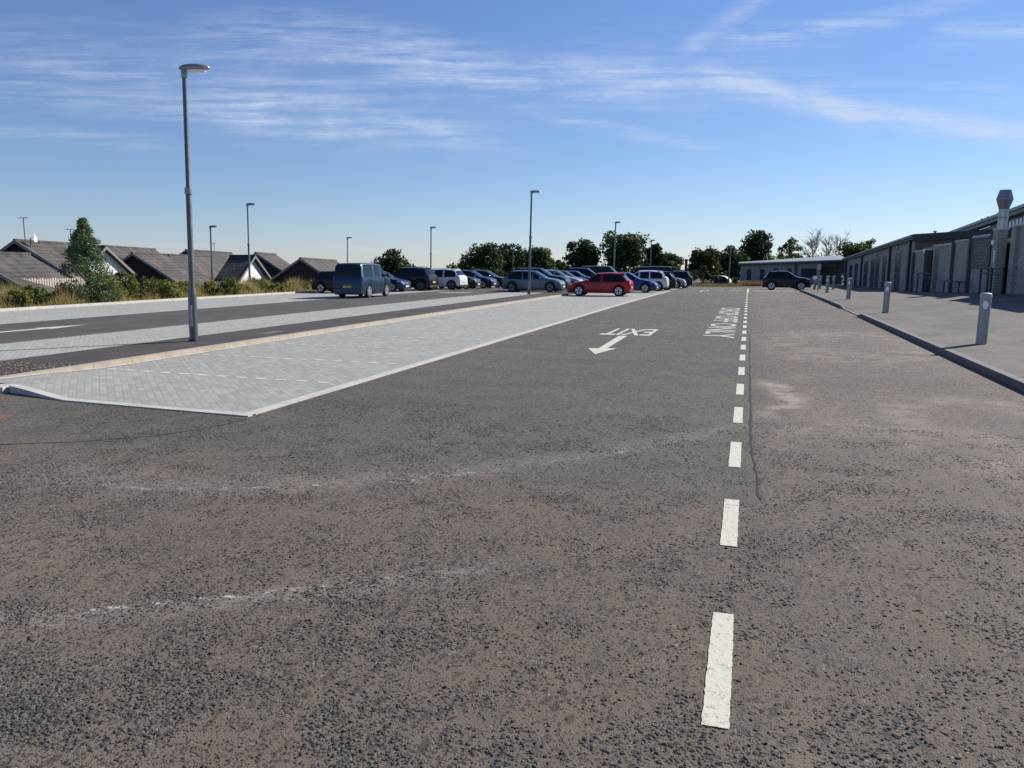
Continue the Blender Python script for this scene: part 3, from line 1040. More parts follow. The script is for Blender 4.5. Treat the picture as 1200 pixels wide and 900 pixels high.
        for yy, r_ in ((w2 * .93, .02), (w2 + .05, .045), (w2 + .10, .085 if not van else .13), (w2 + .19, .075 if not van else .12), (w2 + .215, .03)):
            rings.append([(xm + .055 * math.cos(a) * (r_ / .08) ** .5, s * yy, zm + r_ * math.sin(a)) for a in [2 * PI * k / 10 for k in range(10)]])
        mb.rings(rings); mb.build('wing_mirror', body_mat if not van else M_trim, root, True)
        # dark sill and door handles
        for qh in ((.40, .60) if style != 'hatch3' else (.5,)):
            mb = MB(); mb.box(X(qh) - .1, X(qh) + .06, s * w2 * .985 - .012, s * w2 * .985 + .022, belt - .13, belt - .10)
            mb.build('door_handle', body_mat, root, bevel=.006)
        # door shut lines, front and rear door
        for qd in (((.655, .50, .335) if doors == 5 else (.66, .45)) if not van else (.755, .60, .385)):
            zt_ = belt - .02; mb = MB()
            mb.box(X(qd) - .005, X(qd) + .005, s * w2 * .965, s * w2 * 1.0 + .0015, sill + .06, zt_)
            mb.build('door_seam', M_trim, root)
    mb = MB(); pw = .26
    zpl = H * (.335 if not van else .30)
    mb.box(-L / 2 - .018, -L / 2 + .03, -pw, pw, zpl, zpl + .11); mb.build('number_plate', M_plate, root, bevel=.004)
    mb = MB(); mb.box(L / 2 - .04, L / 2 + .018, -pw, pw, sill + .10, sill + .21); mb.build('number_plate', M_platew, root, bevel=.004)
    mb = MB(); mb.box(L / 2 - .05, L / 2 + .008, -w2 * .58, w2 * .58, H * .30, H * .37); mb.build('grille', M_trim, root, bevel=.006)
    mb = MB(); mb.box(-L / 2 - .006, -L / 2 + .1, -w2 * .84, w2 * .84, sill - .02, sill + .13); mb.build('rear_valance', M_trim, root, bevel=.01)
    if suv:
        for s in (1, -1):
            mb = MB(); z_ = H * 1.0 + .02
            mb.tube([(X(.16), s * w2 * roofw * .9, z_ - .06), (X(.2), s * w2 * roofw * .9, z_ + .02), (X(.5), s * w2 * roofw * .9, z_ + .01), (X(.54), s * w2 * roofw * .9, z_ - .07)], .018, 6)
            mb.build('roof_rail', M_galv, root, True)
    if style in ('hatch', 'suv'):
        mb = MB(); mb.prism([(X(.10), H * .965), (X(.17), H * .995), (X(.17), H * .975), (X(.115), H * .935)], -w2 * .60, w2 * .60, 'y'); mb.build('roof_spoiler', body_mat, root, bevel=.008)
    if van:
        mb = MB(); mb.box(-L / 2 - .02, -L / 2 + .12, -w2 * .93, w2 * .93, sill + .02, sill + .30); mb.build('rear_bumper', body_mat, root, bevel=.02)
    return root


P_red = paint('paint_red', (.34, .006, .010), .1)
P_blue = paint('paint_blue', (.012, .045, .17), .4)
P_navy = paint('paint_navy', (.012, .025, .075), .4)
P_van = paint('paint_steel_blue', (.016, .042, .082), .45)
P_black = paint('paint_black', (.008, .008, .010), .3)
P_dark = paint('paint_dark_grey', (.03, .032, .036), .4)
P_white = paint('paint_white', (.66, .67, .68), 0.0)
P_silver = paint('paint_silver', (.36, .38, .41), .6)
P_bluegrey = paint('paint_blue_grey', (.085, .125, .165), .5)
P_maroon = paint('paint_maroon', (.045, .012, .016), .3)


def park(px_tail, px_nose, y, label, W, H, mat, style, L=None, plat=False, rim='alloy', skew=0.0, name='parked_car', cat='car', doors=5):
    """perpendicular car whose ends are seen at the two columns; nose towards +x when px_nose > px_tail"""
    x0, x1 = x_at(px_tail, y), x_at(px_nose, y)
    sgn = 1 if x1 > x0 else -1
    if L is None: L = abs(x1 - x0); cx = (x0 + x1) / 2
    else: cx = x1 - sgn * L / 2
    zz = zg(cx, y) + (ZP + .004 if plat else .012)
    return car((cx, y, zz), (0 if sgn > 0 else PI) + skew, label, L, W, H, mat, style, cat, rim, name=name, doors=doors)


# row in the near bays
park(741, 667.5, 49.4, 'bright red hatchback parked alone at the front of the near bay row', 1.68, 1.47, P_red, 'hatch', doors=3)
park(0, 771, 57.6, 'bright blue saloon just behind the red hatchback, nose to the road', 1.75, 1.46, P_blue, 'saloon', L=4.3)
def park_tail(px_tail, y, L, **k):
    x0 = x_at(px_tail, y)
    cx = x0 - L / 2
    return car((cx, y, zg(cx, y) + (ZP + .004 if k.get('plat') else .012)), PI, k['label'], L, k['W'], k['H'], k['mat'], k['style'], k.get('cat', 'car'), k.get('rim', 'alloy'), name=k.get('name', 'parked_car'))
park_tail(783.5, 62.8, 4.4, label='white sport utility car tail out, right of the bright blue saloon', W=1.84, H=1.60, mat=P_white, style='suv')
park_tail(793, 66.2, 4.3, label='black hatchback with tail out, between the white car and the dark van', W=1.78, H=1.55, mat=P_black, style='hatch', rim='dark')
park_tail(790.5, 70.4, 4.7, label='tall black van in the near row, rising above the cars beside it', W=1.9, H=1.98, mat=P_black, style='van', cat='van', name='parked_van', rim='dark')
park(0, 804.5, 73.2, 'silver grey hatchback second from the far end of the near row', 1.76, 1.52, P_silver, 'hatch', L=4.2)
park_tail(812.5, 76.2, 4.3, label='dark grey sport utility car at the far end of the near row', W=1.8, H=1.60, mat=P_dark, style='suv')
# row beyond the footpath
park(592.5, 661, 53.4, 'blue grey hatchback side on behind the middle lamp post', 1.80, 1.50, P_bluegrey, 'hatch', plat=True, rim='dark')
park(0, 667.5, 56.6, 'black sport utility car directly behind the blue grey hatchback', 1.84, 1.68, P_black, 'suv', L=4.5, plat=True)
park(0, 683.5, 59.6, 'silver estate car with pale bonnet left of the red hatchback', 1.80, 1.55, P_silver, 'hatch', L=4.4, plat=True)
park(0, 691, 62.4, 'dark hatchback half hidden behind the nose of the red hatchback', 1.76, 1.50, P_dark, 'hatch', L=4.2, plat=True)
park(0, 704, 65.4, 'navy saloon whose roof shows above the red bonnet', 1.78, 1.47, P_navy, 'saloon', L=4.3, plat=True)
park(0, 716, 69.5, 'black sport utility car with roof rails seen above the red roof', 1.84, 1.75, P_black, 'suv', L=4.4, plat=True)
park(0, 735, 73.5, 'dark van behind the red hatchback roof, farthest of its row', 1.9, 1.95, P_dark, 'van', L=4.6, plat=True, cat='van', name='parked_van')
# row by the verge
park(371.5, x_to_px(x_at(371.5, 47.0) + 4.2, 47.0), 47.0, 'dark hatchback by the verge, mostly hidden behind the blue van', 1.76, 1.46, P_black, 'hatch', plat=True)
park(0, 477, 50.6, 'dark blue hatchback with sloping bonnet just right of the blue van', 1.78, 1.48, P_navy, 'hatch', L=4.2, plat=True)
park_tail(508.5, 53.6, 4.6, label='black sport utility car between the dark blue hatchback and the white one', W=1.88, H=1.72, mat=P_black, style='suv', plat=True, rim='dark')
park_tail(543.5, 57.0, 4.4, label='white sport utility car in the verge row, the palest car there', W=1.84, H=1.62, mat=P_white, style='suv', plat=True, rim='dark')
park(0, 561, 59.9, 'black hatchback immediately right of the white car in the verge row', 1.78, 1.55, P_black, 'hatch', L=4.3, plat=True)
park(0, 580, 63.0, 'navy hatchback third from the left lamp post end of the verge row', 1.78, 1.52, P_navy, 'hatch', L=4.3, plat=True)['label'] = 'dark navy hatchback between the black hatchback and the maroon car'
park(0, 596, 66.0, 'dark maroon hatchback partly behind the blue grey hatchback', 1.78, 1.52, P_maroon, 'hatch', L=4.2, plat=True)
# black car across the end of the lane
yb = 70.0
x0, x1 = x_at(894.5, yb), x_at(951, yb)
car(((x0 + x1) / 2, yb, zg(2.5, yb) + .012), 0, 'black crossover car standing side on at the end of the lane', x1 - x0, 1.85, 1.60, P_black, 'suv', 'car')
# blue van seen from behind
hv = math.radians(93)
vx, vy = at(406.5, 43.0); vx += -math.sin(hv - PI / 2) * 2.1; vy += math.cos(hv - PI / 2) * 2.1
vr = car((vx, vy, zg(vx, vy) + ZP + .004), hv, 'steel blue van heading away on the far road, seen from behind', 4.3, 1.82, 1.93, P_van, 'van', 'van', name='parked_van')

# ------------------------------------------------------------------ buildings on the right
XW = 11.8
def zb_(y): return zg(XW, y) - .05
school = thing('school_building', (0, 0, 0), 0, 'long low grey brick school wing with tall dark windows along the forecourt', 'building')
Y0, Y1 = 64.6, 108.9
eave = lambda y: 4.06 - 1.22 * (y - 65) / 41
def wall_along_x(name, x, th, y0, y1, zlo, zhi, mat, parent, step=1.0):
    """wall in the YZ plane whose top follows zhi(y)"""
    mb = MB(); n = max(1, int((y1 - y0) / step)); rows = []
    for i in range(n + 1):
        y = y0 + (y1 - y0) * i / n
        rows.append([(x, y, zlo(y)), (x, y, zhi(y)), (x + th, y, zhi(y)), (x + th, y, zlo(y))])
    mb.rings(rows)
    return mb.build(name, mat, parent)
wall_along_x('wall', XW, .3, Y0 + .3, Y1, lambda y: -1.2, lambda y: eave(y) - .25, M_brick, school)
mb = MB(); mb.box(XW, 26, Y0, Y0 + .3, -.8, 4.0); mb.build('end_wall', M_brick2, school)
# roof: fascia, gutter and pale roof sheet
wall_along_x('fascia', XW - .28, .6, Y0 - .25, Y1 - .4, lambda y: eave(y) - .26, lambda y: eave(y) + .06, M_fascia, school, 2)
wall_along_x('gutter', XW - .40, .13, Y0 - .25, Y1 - .5, lambda y: eave(y) - .06, lambda y: eave(y) + .09, M_roofmetal, school, 2)
mb = MB(); vs = []
for y in (Y0 - .3, Y1):
    vs += [(XW - .30, y, eave(y) + .07), (26, y, eave(y) + .9), (26, y, eave(y) + .70), (XW - .30, y, eave(y) - .1 + .165)]
mb.rings([vs[:4], vs[4:]]); mb.build('roof', M_cladding, school)
mb = MB(); mb.prism([(XW - .3, 3.70), (XW - .3, 4.20), (26, 5.05), (26, 4.45)], Y0 - .36, Y0 - .31, 'y'); mb.build('end_fascia', M_fascia, school)
# vents on the roof
for (vx_, vy_) in ((13.0, 70), (13.2, 63.9)):
    mb = MB(); mb.lathe([(.07, 4.0), (.07, 4.36), (.12, 4.39), (.12, 4.46), (.03, 4.5)], 10, vx_, vy_ + 1.5); mb.build('roof_vent', M_galv_d, school, True)
# windows (tall dark panes), downpipes, wall lamps
def long_window(pa, pb, ztop_, parent, x=XW, zlow=None):
    ya, yb_ = sorted((y_at(pa, x), y_at(pb, x)))
    zl = (zg(x, ya) + .08) if zlow is None else zlow
    f = MB(); t_ = .07
    f.box(x - .03, x + .02, ya, ya + t_, zl, ztop_); f.box(x - .03, x + .02, yb_ - t_, yb_, zl, ztop_)
    f.box(x - .03, x + .02, ya + t_, yb_ - t_, ztop_ - t_, ztop_); f.box(x - .03, x + .02, ya + t_, yb_ - t_, zl, zl + t_)
    f.box(x - .025, x + .015, ya + t_, yb_ - t_, zl + (ztop_ - zl) * .68, zl + (ztop_ - zl) * .68 + .06)
    fr = f.build('window', M_frame, parent)
    g = MB(); g.box(x - .012, x - .006, ya + t_ * .9, yb_ - t_ * .9, zl + t_ * .9, ztop_ - t_ * .9); g.build('pane', M_winglass, fr)
for pa, pb in ((996, 999), (1002, 1005.5), (1013, 1017), (1021, 1025), (1026.2, 1030.4), (1034.4, 1038), (1049, 1055)):
    yy = y_at((pa + pb) / 2, XW); long_window(pa, pb, eave(yy) - .95, school)
for pp in (1010.5, 1043, 1066, 992.5):
    yy = y_at(pp, XW); mb = MB(); w_ = .22 if pp != 992.5 else .3
    mb.box(XW - .18, XW - .02, yy - w_, yy + w_, zg(XW, yy), eave(yy) - .26); mb.build('downpipe', M_frame, school)
for pp, zz in ((1051, 3.35), (1027, 2.9)):
    yy = y_at(pp, XW); mb = MB(); mb.lathe([(.01, zz - .13), (.14, zz - .1), (.17, zz), (.14, zz + .1), (.01, zz + .13)], 10, XW - .05, yy, .8, 1.6); mb.build('wall_lamp', M_lampgrey, school, True)
# wing across the end
wing = thing('school_wing', (0, 0, 0), 0, 'low school wing with pale metal roof closing the end of the lane', 'building')
YW = 109.0
wx0, wx1 = x_at(868, YW), XW - .02
wz = lambda x: 2.28 + .47 * (x - wx0) / (wx1 - wx0)
xr0, xr1 = x_at(961.5, YW), x_at(980.5, YW)     # recessed entrance
mb = MB()
mb.prism([(wx0, -1.1), (xr0, -1.1), (xr0, wz(xr0) - .1), (wx0, wz(wx0) - .1)], YW, YW + .3, 'y'); mb.build('wall', M_brickw, wing)
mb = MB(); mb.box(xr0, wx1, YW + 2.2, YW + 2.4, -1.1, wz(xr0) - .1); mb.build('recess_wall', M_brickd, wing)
mb = MB(); mb.prism([(xr0 + .005, 1.75), (wx1, 1.75), (wx1, wz(wx1) - .1), (xr0 + .005, wz(xr0) - .1)], YW + .02, YW + .2, 'y'); mb.build('canopy', M_fascia, wing)
dx0, dx1 = x_at(981, YW), wx1 - .05
mb = MB(); mb.box(dx0, dx1, YW + 1.2, YW + 1.3, -.9, 1.72)
dd = mb.build('entrance_door', M_bluedoor, wing)
mb = MB(); mb.box(dx0 + .7, dx0 + 1.0, YW + 1.15, YW + 1.19, .35, .65); mb.build('notice', M_whitelens, dd)
mb = MB()
mb.add([(wx0 - .3, YW - .5, wz(wx0) - .02), (wx1 + .3, YW - .5, wz(wx1) - .02), (wx1 + .3, YW + 8, wz(wx1) + .62), (wx0 - .3, YW + 8, wz(wx0) + .16),
        (wx0 - .3, YW - .5, wz(wx0) - .16), (wx1 + .3, YW - .5, wz(wx1) - .16), (wx1 + .3, YW + 8, wz(wx1) + .47), (wx0 - .3, YW + 8, wz(wx0) + .01)],
       [(0, 1, 2, 3), (7, 6, 5, 4), (0, 4, 5, 1), (1, 5, 6, 2), (2, 6, 7, 3), (3, 7, 4, 0)])
mb.build('roof', M_roofmetal, wing)
mb = MB(); mb.prism([(wx0, wz(wx0) - .36), (wx1, wz(wx1) - .36), (wx1, wz(wx1) - .17), (wx0, wz(wx0) - .17)], YW - .42, YW - .1, 'y'); mb.build('fascia', M_fascia, wing)
for pa, pb, zl, zt in ((875.8, 880.8, -.55, 1.45), (891, 896.2, -.5, 1.5), (906.7, 911.7, -.5, 1.55), (923, 927.6, -.5, 1.6), (939, 957, .4, 1.55)):
    a, b_ = x_at(pa, YW), x_at(pb, YW); f = MB(); t_ = .07
    f.box(a, a + t_, YW - .04, YW + .02, zl, zt); f.box(b_ - t_, b_, YW - .04, YW + .02, zl, zt)
    f.box(a + t_, b_ - t_, YW - .04, YW + .02, zt - t_, zt); f.box(a + t_, b_ - t_, YW - .04, YW + .02, zl, zl + t_)
    if b_ - a > 1.5: f.box(a + (b_ - a) * .25, a + (b_ - a) * .25 + .08, YW - .038, YW + .018, zl + t_, zt - t_)
    fr = f.build('window', M_frame, wing)
    g = MB(); g.box(a + t_ * .9, b_ - t_ * .9, YW - .02, YW - .012, zl + t_ * .9, zt - t_ * .9); g.build('pane', M_winglass, fr)
xx = x_at(932.7, YW); mb = MB(); mb.box(xx - .12, xx + .12, YW - .16, YW - .005, -.9, wz(xx) - .37); mb.build('downpipe', M_frame, wing)

# walled service yard block nearest on the right
yard = thing('service_block', (0, 0, 0), 0, 'grey brick service block with piers and pale stepped copings, nearest on the right', 'building')
P_ = [y_at(q, XW) for q in (1070.5, 1086, 1098.5, 1117, 1137, 1162, 1172, 1187)] + [38.2, 35.6, 32.5]
ztop_w = lambda y: 3.63 - (y - 41) * .031
def panel(ya, yb_, zt, mat=M_brick, cope=True, x=XW, nm='wall_panel'):
    mb = MB(); mb.box(x, x + .22, ya, yb_, -.4, zt); o = mb.build(nm, mat, yard)
    if cope:
        c = MB(); c.box(x - .06, x + .28, ya + .02, yb_ - .02, zt + .002, zt + .11); c.build('coping', M_coping, o, bevel=.015)
    return o
def pier(y, zt, w=.16, mat=M_brickd, cap=True):  # default darker brick puts the piers' shade into the colour
    mb = MB(); mb.box(XW - .16, XW + .25, y - w, y + w, -.4, zt); o = mb.build('pier', mat, yard)
    if cap:
        c = MB(); c.box(XW - .2, XW + .29, y - w - .03, y + w + .03, zt + .002, zt + .09); c.build('pier_cap', M_coping, o, bevel=.012)
panel(P_[1] + .25, P_[0] - .05, ztop_w(P_[0]))
pier(P_[0] - .2, ztop_w(P_[0]) - .05, .18, cap=False)
# first doorway recess
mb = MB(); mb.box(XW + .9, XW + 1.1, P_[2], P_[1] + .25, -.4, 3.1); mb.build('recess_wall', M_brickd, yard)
pier(P_[1] + .1, ztop_w(P_[1]) - .1, .17); pier(P_[2] + .55, ztop_w(P_[2]) + .02, .18, M_brick)
mb = MB(); mb.box(XW + .82, XW + .89, P_[2] + 1.0, P_[1] - .4, .2, 2.5); d1 = mb.build('service_door', M_cladding, yard)
mb = MB(); mb.box(XW + .79, XW + .815, P_[2] + 1.3, P_[2] + 1.8, 1.2, 2.1); mb.build('notice', M_pane, d1)
for a, b_ in ((P_[3], P_[2]), (P_[4], P_[3]), (P_[5], P_[4])):
    panel(a + .15, b_ - .15, ztop_w((a + b_) / 2) - .06)
for q in (P_[3], P_[4], P_[5]):
    pier(q, ztop_w(q) - .02, .13, cap=False)
pier((P_[5] + P_[6]) / 2 - .1, ztop_w(P_[6]) + .06, .42, M_brick)
# lattice trellis on the fourth panel
lat = MB(); a, b_ = P_[5] + .35, P_[4] - .3; zl, zh = 1.75, ztop_w((a + b_) / 2) - .12
span = zh - zl
k = -int(span / .22) - 1
def clip_bar(y0, sl):
    pts = []
    for i in range(41):
        z = zl + span * i / 40; y = y0 + sl * (z - zl)
        if a <= y <= b_: pts.append((XW - .05 if sl > 0 else XW - .075, y, z))
    if len(pts) > 1: lat.tube([pts[0], pts[-1]], .011, 4)
yy = a - span
while yy < b_ + span:
    clip_bar(yy, 1.0); clip_bar(yy, -1.0); yy += .34
for (q0, q1) in (((a, zl), (b_, zl)), ((a, zh), (b_, zh)), ((a, zl), (a, zh)), ((b_, zl), (b_, zh))):
    lat.tube([(XW - .06, q0[0], q0[1]), (XW - .06, q1[0], q1[1])], .022, 4)
tr = lat.build('trellis', M_cladding, yard)
# lamps and notice on the pier
yp = (P_[5] + P_[6]) / 2 - .1
for (yl, zl_) in ((yp + .15, 3.02), (P_[1] + .1, 2.9)):
    mb = MB(); mb.lathe([(.01, zl_ - .13), (.11, zl_ - .1), (.14, zl_), (.11, zl_ + .1), (.01, zl_ + .13)], 12, XW - .2, yl, .7, 1.1); mb.build('wall_lamp', M_whitelens, yard, True)
mb = MB(); mb.box(XW - .19, XW - .165, yp - .22, yp - .04, 2.0, 2.65); mb.build('notice', M_pane, yard, bevel=.004)
# glazed door set back by the pier
mb = MB(); mb.box(XW + .6, XW + .8, P_[7], P_[6] + .1, -.2, 3.4); mb.build('recess_wall', M_cladding, yard)
f = MB(); a, b_ = P_[7] + .25, P_[6] - .15
f.box(XW + .5, XW + .58, a, a + .09, .3, 3.2); f.box(XW + .5, XW + .58, b_ - .09, b_, .3, 3.2); f.box(XW + .5, XW + .58, a + .09, b_ - .09, 3.1, 3.2); f.box(XW + .5, XW + .58, a + .09, b_ - .09, 2.35, 2.45); f.box(XW + .51, XW + .57, (a + b_) / 2 - .05, (a + b_) / 2 + .05, .3, 2.35)
gd = f.build('glazed_door', M_frame, yard); g = MB(); g.box(XW + .53, XW + .54, a + .08, b_ - .08, .3, 3.12); g.build('pane', M_winglass, gd)
pier(P_[7] - .2, ztop_w(P_[7]) + .04, .32, M_brick)
panel(P_[8], P_[7] - .52, 3.66, cope=True); pier(P_[8] - .1, 3.72, .3, M_brick); panel(P_[9], P_[8] - .4, 3.75); panel(P_[10], P_[9], 3.8)
mb = MB(); mb.box(XW + .4, 26, 32.5, Y0 - .4, 2.95, 3.2); mb.build('flat_roof', M_cladding, yard)
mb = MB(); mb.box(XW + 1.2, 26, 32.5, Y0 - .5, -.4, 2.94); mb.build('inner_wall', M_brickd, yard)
# flue with its rain cowl
fx, fy = 13.45, 50.0
fl = thing('flue_stack', (fx, fy, 3.2), 0, 'shiny metal flue with a faceted flared cowl rising over the wall', 'chimney')
mb = MB(); mb.lathe([(.25, 0), (.25, 1.80)], 24); mb.build('flue_pipe', M_steel, fl, True)
mb = MB(); mb.lathe([(.255, 1.78), (.43, 2.33), (.43, 2.35)], 10); mb.build('cowl', M_steel, fl)
mb = MB(); mb.lathe([(.43, 2.355), (.30, 2.80), (.30, 2.84), (.05, 2.84)], 10); mb.build('cowl_top', M_galv_d, fl)
for z in (.55, 1.3):
    mb = MB(); mb.lathe([(.255, z), (.262, z + .01), (.262, z + .05), (.255, z + .06)], 24); mb.build('band', M_galv_d, fl, True)
# tall hall behind
hall = thing('sports_hall', (0, 0, 0), 0, 'tall hall behind the service block with a strip of bright clerestory panes', 'building')
XH = 22.0
he = lambda y: 6.93 - (y - 74.8) * .050
wall_along_x('wall', XH, .3, 62, 99, lambda y: -1.0, lambda y: he(y) - .75, M_cladding, hall, 3)
wall_along_x('fascia', XH - .5, .8, 61.5, 99.5, lambda y: he(y) - .62, lambda y: he(y) - .28, M_cladding, hall, 3)
wall_along_x('gutter', XH - .62, .9, 61.4, 99.6, lambda y: he(y) - .27, lambda y: he(y), M_roofmetal, hall, 3)
mb = MB()
mb.rings([[(XH - .4, y, he(y) + .01), (34, y, he(y) + 2.0), (34, y, he(y) + 1.8), (XH - .4, y, he(y) - .2 + .205)] for y in (61.4, 99.6)]); mb.build('roof', M_roofmetal, hall)
mb = MB(); mb.box(XH + .3, 33.5, 62, 62.3, -1, 7.2); mb.build('end_wall', M_cladding, hall)
yy = 64.0
while yy < 81:
    zc = he(yy) - 1.28
    f = MB(); f.box(XH - .08, XH - .005, yy, yy + .18, zc - .36, zc + .36); fr = f.build('clerestory_window', M_frame, hall)
    g = MB(); g.box(XH - .05, XH - .006, yy + .185, yy + .92, zc - .33, zc + .33); g.build('pane', M_pane, fr)  # opaque pale pane; its colour stands in for reflected sky
    yy += .93
for q in (88, 84.5, 72, 90):
    mb = MB(); mb.lathe([(.12, he(q) + .0), (.12, he(q) + .3), (.18, he(q) + .33), (.18, he(q) + .42), (.06, he(q) + .47)], 10, XH + .4, q); mb.build('roof_vent', M_cladding, hall, True)

# guard rails by the doors and a bench
def guard_rail(x, ya, yb_, label):
    z0 = zg(x, (ya + yb_) / 2) + .125
    r = thing('guard_rail', (x, (ya + yb_) / 2, z0), 0, label, 'railing', 'black guard rails by the doors')
    hw = abs(yb_ - ya) / 2
    n = 2
    for k in range(n):
        y0 = -hw + 2 * hw * k / n + .03; y1 = -hw + 2 * hw * (k + 1) / n - .03
        mb = MB(); H = 1.22
        mb.tube([(0, y0, -.05), (0, y0, H - .14), (0, y0 + .04, H - .04), (0, y0 + .14, H), (0, y1 - .14, H), (0, y1 - .04, H - .04), (0, y1, H - .14), (0, y1, -.05)], .048, 8)
        mb.build('hoop', M_black, r, True)
        mb = MB(); mb.tube([(0, y0, H - .26), (0, y1, H - .26)], .036, 8); mb.build('cross_bar', M_black, r, True)
guard_rail(11.0, y_at(1150, 11.0), y_at(1177, 11.0), 'black hooped guard rail in front of the glazed door, the nearer one')
guard_rail(11.1, y_at(1076.5, 11.1), y_at(1091.5, 11.1), 'black hooped guard rail in front of the farther service door')
bx = 11.2; by0, by1 = y_at(1128, bx), y_at(1106, bx)
bn = thing('bench', (bx, (by0 + by1) / 2, zg(bx, (by0 + by1) / 2) + .125), 0, 'dark flat bench against the brick wall between the guard rails', 'bench')
hw = (by1 - by0) / 2
mb = MB(); mb.box(-.25, .25, -hw, hw, .62, .67); mb.build('seat', M_black, bn, bevel=.01)
for q in (-hw * .8, hw * .15, hw * .8):
    mb = MB(); mb.tube([(0, q, -.03), (0, q, .62)], .04, 8); mb.build('leg', M_black, bn, True)

# ------------------------------------------------------------------ bungalows on the left
def bungalow(px, py, d, length, half, label, az=23.2, pitch=35, gable=M_timber, tile=M_tile, barge=M_barge, chimney=None, dish=False, aerial=None, win=False, group='tiled bungalows beyond the verge'):
    x, y = at(px, d); zr = z_at(py, d)
    root = thing('bungalow', (x, y, 0), math.radians(az), label, 'house', group)
    tp = math.tan(math.radians(pitch)); ze = zr - half * tp
    zb = zg(x, y) - .3
    wl = MB(); wl.prism([(-half + .35, zb), (half - .35, zb), (half - .35, ze + .35 * tp - .12), (0, zr - .14), (-half + .35, ze + .35 * tp - .12)], .25, length - .25, 'y')
    wl.build('wall', gable, root)
    rf = MB(); th = .12
    for s in (1, -1):
        rf.add([(0, 0, zr), (0, length, zr), (s * half, length, ze), (s * half, 0, ze), (0, 0, zr - th), (0, length, zr - th), (s * half, length, ze - th), (s * half, 0, ze - th)],
               [(0, 1, 2, 3), (7, 6, 5, 4), (0, 3, 7, 4), (1, 5, 6, 2), (2, 6, 7, 3)])
    roof = rf.build('roof', tile, root)
    rg = MB(); rg.tube([(0, -.02, zr + .02), (0, length + .02, zr + .02)], .085, 8); rg.build('ridge_tiles', tile, roof, True)
    bb = MB()
    for s in (1, -1):
        bb.add([(0, -.05, zr + .05), (s * (half + .02), -.05, ze + .03), (s * (half + .02), -.05, ze - .15), (0, -.05, zr - .13), (0, -.004, zr + .05), (s * (half + .02), -.004, ze + .03), (s * (half + .02), -.004, ze - .15), (0, -.004, zr - .13)],
               [(0, 1, 2, 3), (7, 6, 5, 4), (0, 4, 5, 1), (1, 5, 6, 2), (2, 6, 7, 3), (3, 7, 4, 0)])
    bb.build('bargeboard', barge, root)
    for s in (1, -1):
        gt = MB(); gt.box(min(s * half, s * (half + .1)), max(s * half, s * (half + .1)), .1, length - .1, ze - .14, ze - .04)
        gt.build('gutter', M_frame, root)
    if win:
        f = MB(); f.box(-.75, .55, .19, .245, zr - 1.25, zr - .62); w_ = f.build('window', M_frame, root)
        g = MB(); g.box(-.68, .48, .18, .186, zr - 1.19, zr - .68); g.build('pane', M_winglass, w_)
    if chimney is not None:
        cm = MB(); cm.box(-.3, .3, chimney - .4, chimney + .4, zr - .5, zr + .55); cm.box(-.36, .36, chimney - .46, chimney + .46, zr + .551, zr + .64)
        ch = cm.build('chimney', M_brickd, roof)
        for q in (-.18, .18):
            cp = MB(); cp.lathe([(.11, zr + .64), (.09, zr + .95), (.12, zr + 1.0)], 10, 0, chimney + q); cp.build('chimney_pot', M_brick2, ch, True)
    if dish:
        yy, xx_ = dish; zz = zr - xx_ * tp
        dm = MB(); rings = []
        for r_, o_ in ((.02, .08), (.10, .05), (.18, .02), (.20, -.01)):
            rings.append([(xx_ + .55 - o_, yy + r_ * math.cos(a_), zz + .28 + r_ * 1.25 * math.sin(a_)) for a_ in [2 * PI * k / 16 for k in range(16)]])
        dm.rings(rings, cap=False); ds = dm.build('satellite_dish', M_whitelens, root, True)
        am = MB(); am.tube([(xx_ + .3, yy, zz - .35), (xx_ + .3, yy, zz + .28), (xx_ + .45, yy, zz + .28)], .03, 6); am.tube([(xx_ + .45, yy, zz + .02), (xx_ + .80, yy, zz + .1)], .018, 5); am.build('dish_arm', M_galv_d, ds, True)
    if aerial:
        for (yy, h_) in aerial:
            am = MB(); am.tube([(.2, yy, zr - .6), (.2, yy, zr + h_)], .028, 6)
            am.tube([(-.05, yy, zr + h_ - .04), (.40, yy, zr + h_)], .02, 5)
            for k in range(3): am.tube([(k * .18, yy - .18, zr + h_ - .03), (k * .18, yy + .18, zr + h_ - .03)], .012, 4)
            am.build('aerial', M_galv_d, root, True)
    return root


bungalow(20, 282, 41.5, 7.6, 4.2, 'brown tiled bungalow at the left edge with a satellite dish on its roof', dish=(.75, .15), aerial=[(.7, 1.25), (6.2, .9)], win=True)
bungalow(-42, 296, 35.5, 6.5, 3.6, 'lower brown tiled roof at the extreme left, in front of the dish', pitch=33, tile=M_tile2)
bungalow(126, 289.5, 45.5, 2.6, 2.1, 'white rendered gable house showing just right of the young tree', az=92, pitch=36, gable=M_render, tile=M_tile2)
bungalow(122, 288.5, 62, 12, 4.0, 'dark tiled roof rising behind the white gable by the young tree', tile=M_tile)
bungalow(156, 297, 53, 20, 4.8, 'bungalow with dark boarded gable between the young tree and the near lamp', tile=M_tile)
bungalow(219, 293, 72, 17, 4.2, 'long tiled roof rising behind the near lamp post', tile=M_tile2, aerial=[(9, .9)], dish=None)
bungalow(299.5, 300, 57, 2.0, 2.2, 'white rendered gable house behind the lamp on the verge', az=96, pitch=37, gable=M_render, tile=M_tile2)
bungalow(300, 296.5, 66, 9, 4.0, 'tiled roof stepping down behind the white gable by the verge lamp', tile=M_tile)
bungalow(352, 303, 57.5, 23, 4.2, 'bungalow with dark boarded gable just left of the blue van', tile=M_tile)
bungalow(276, 302, 75, 16, 4, 'far tiled roof glimpsed between the two dark boarded gables', tile=M_tile2)
bungalow(488, 322, 95, 16, 4.0, 'distant dark roof with a brick chimney above the white parked car', chimney=6.0, tile=M_tile2, az=60)

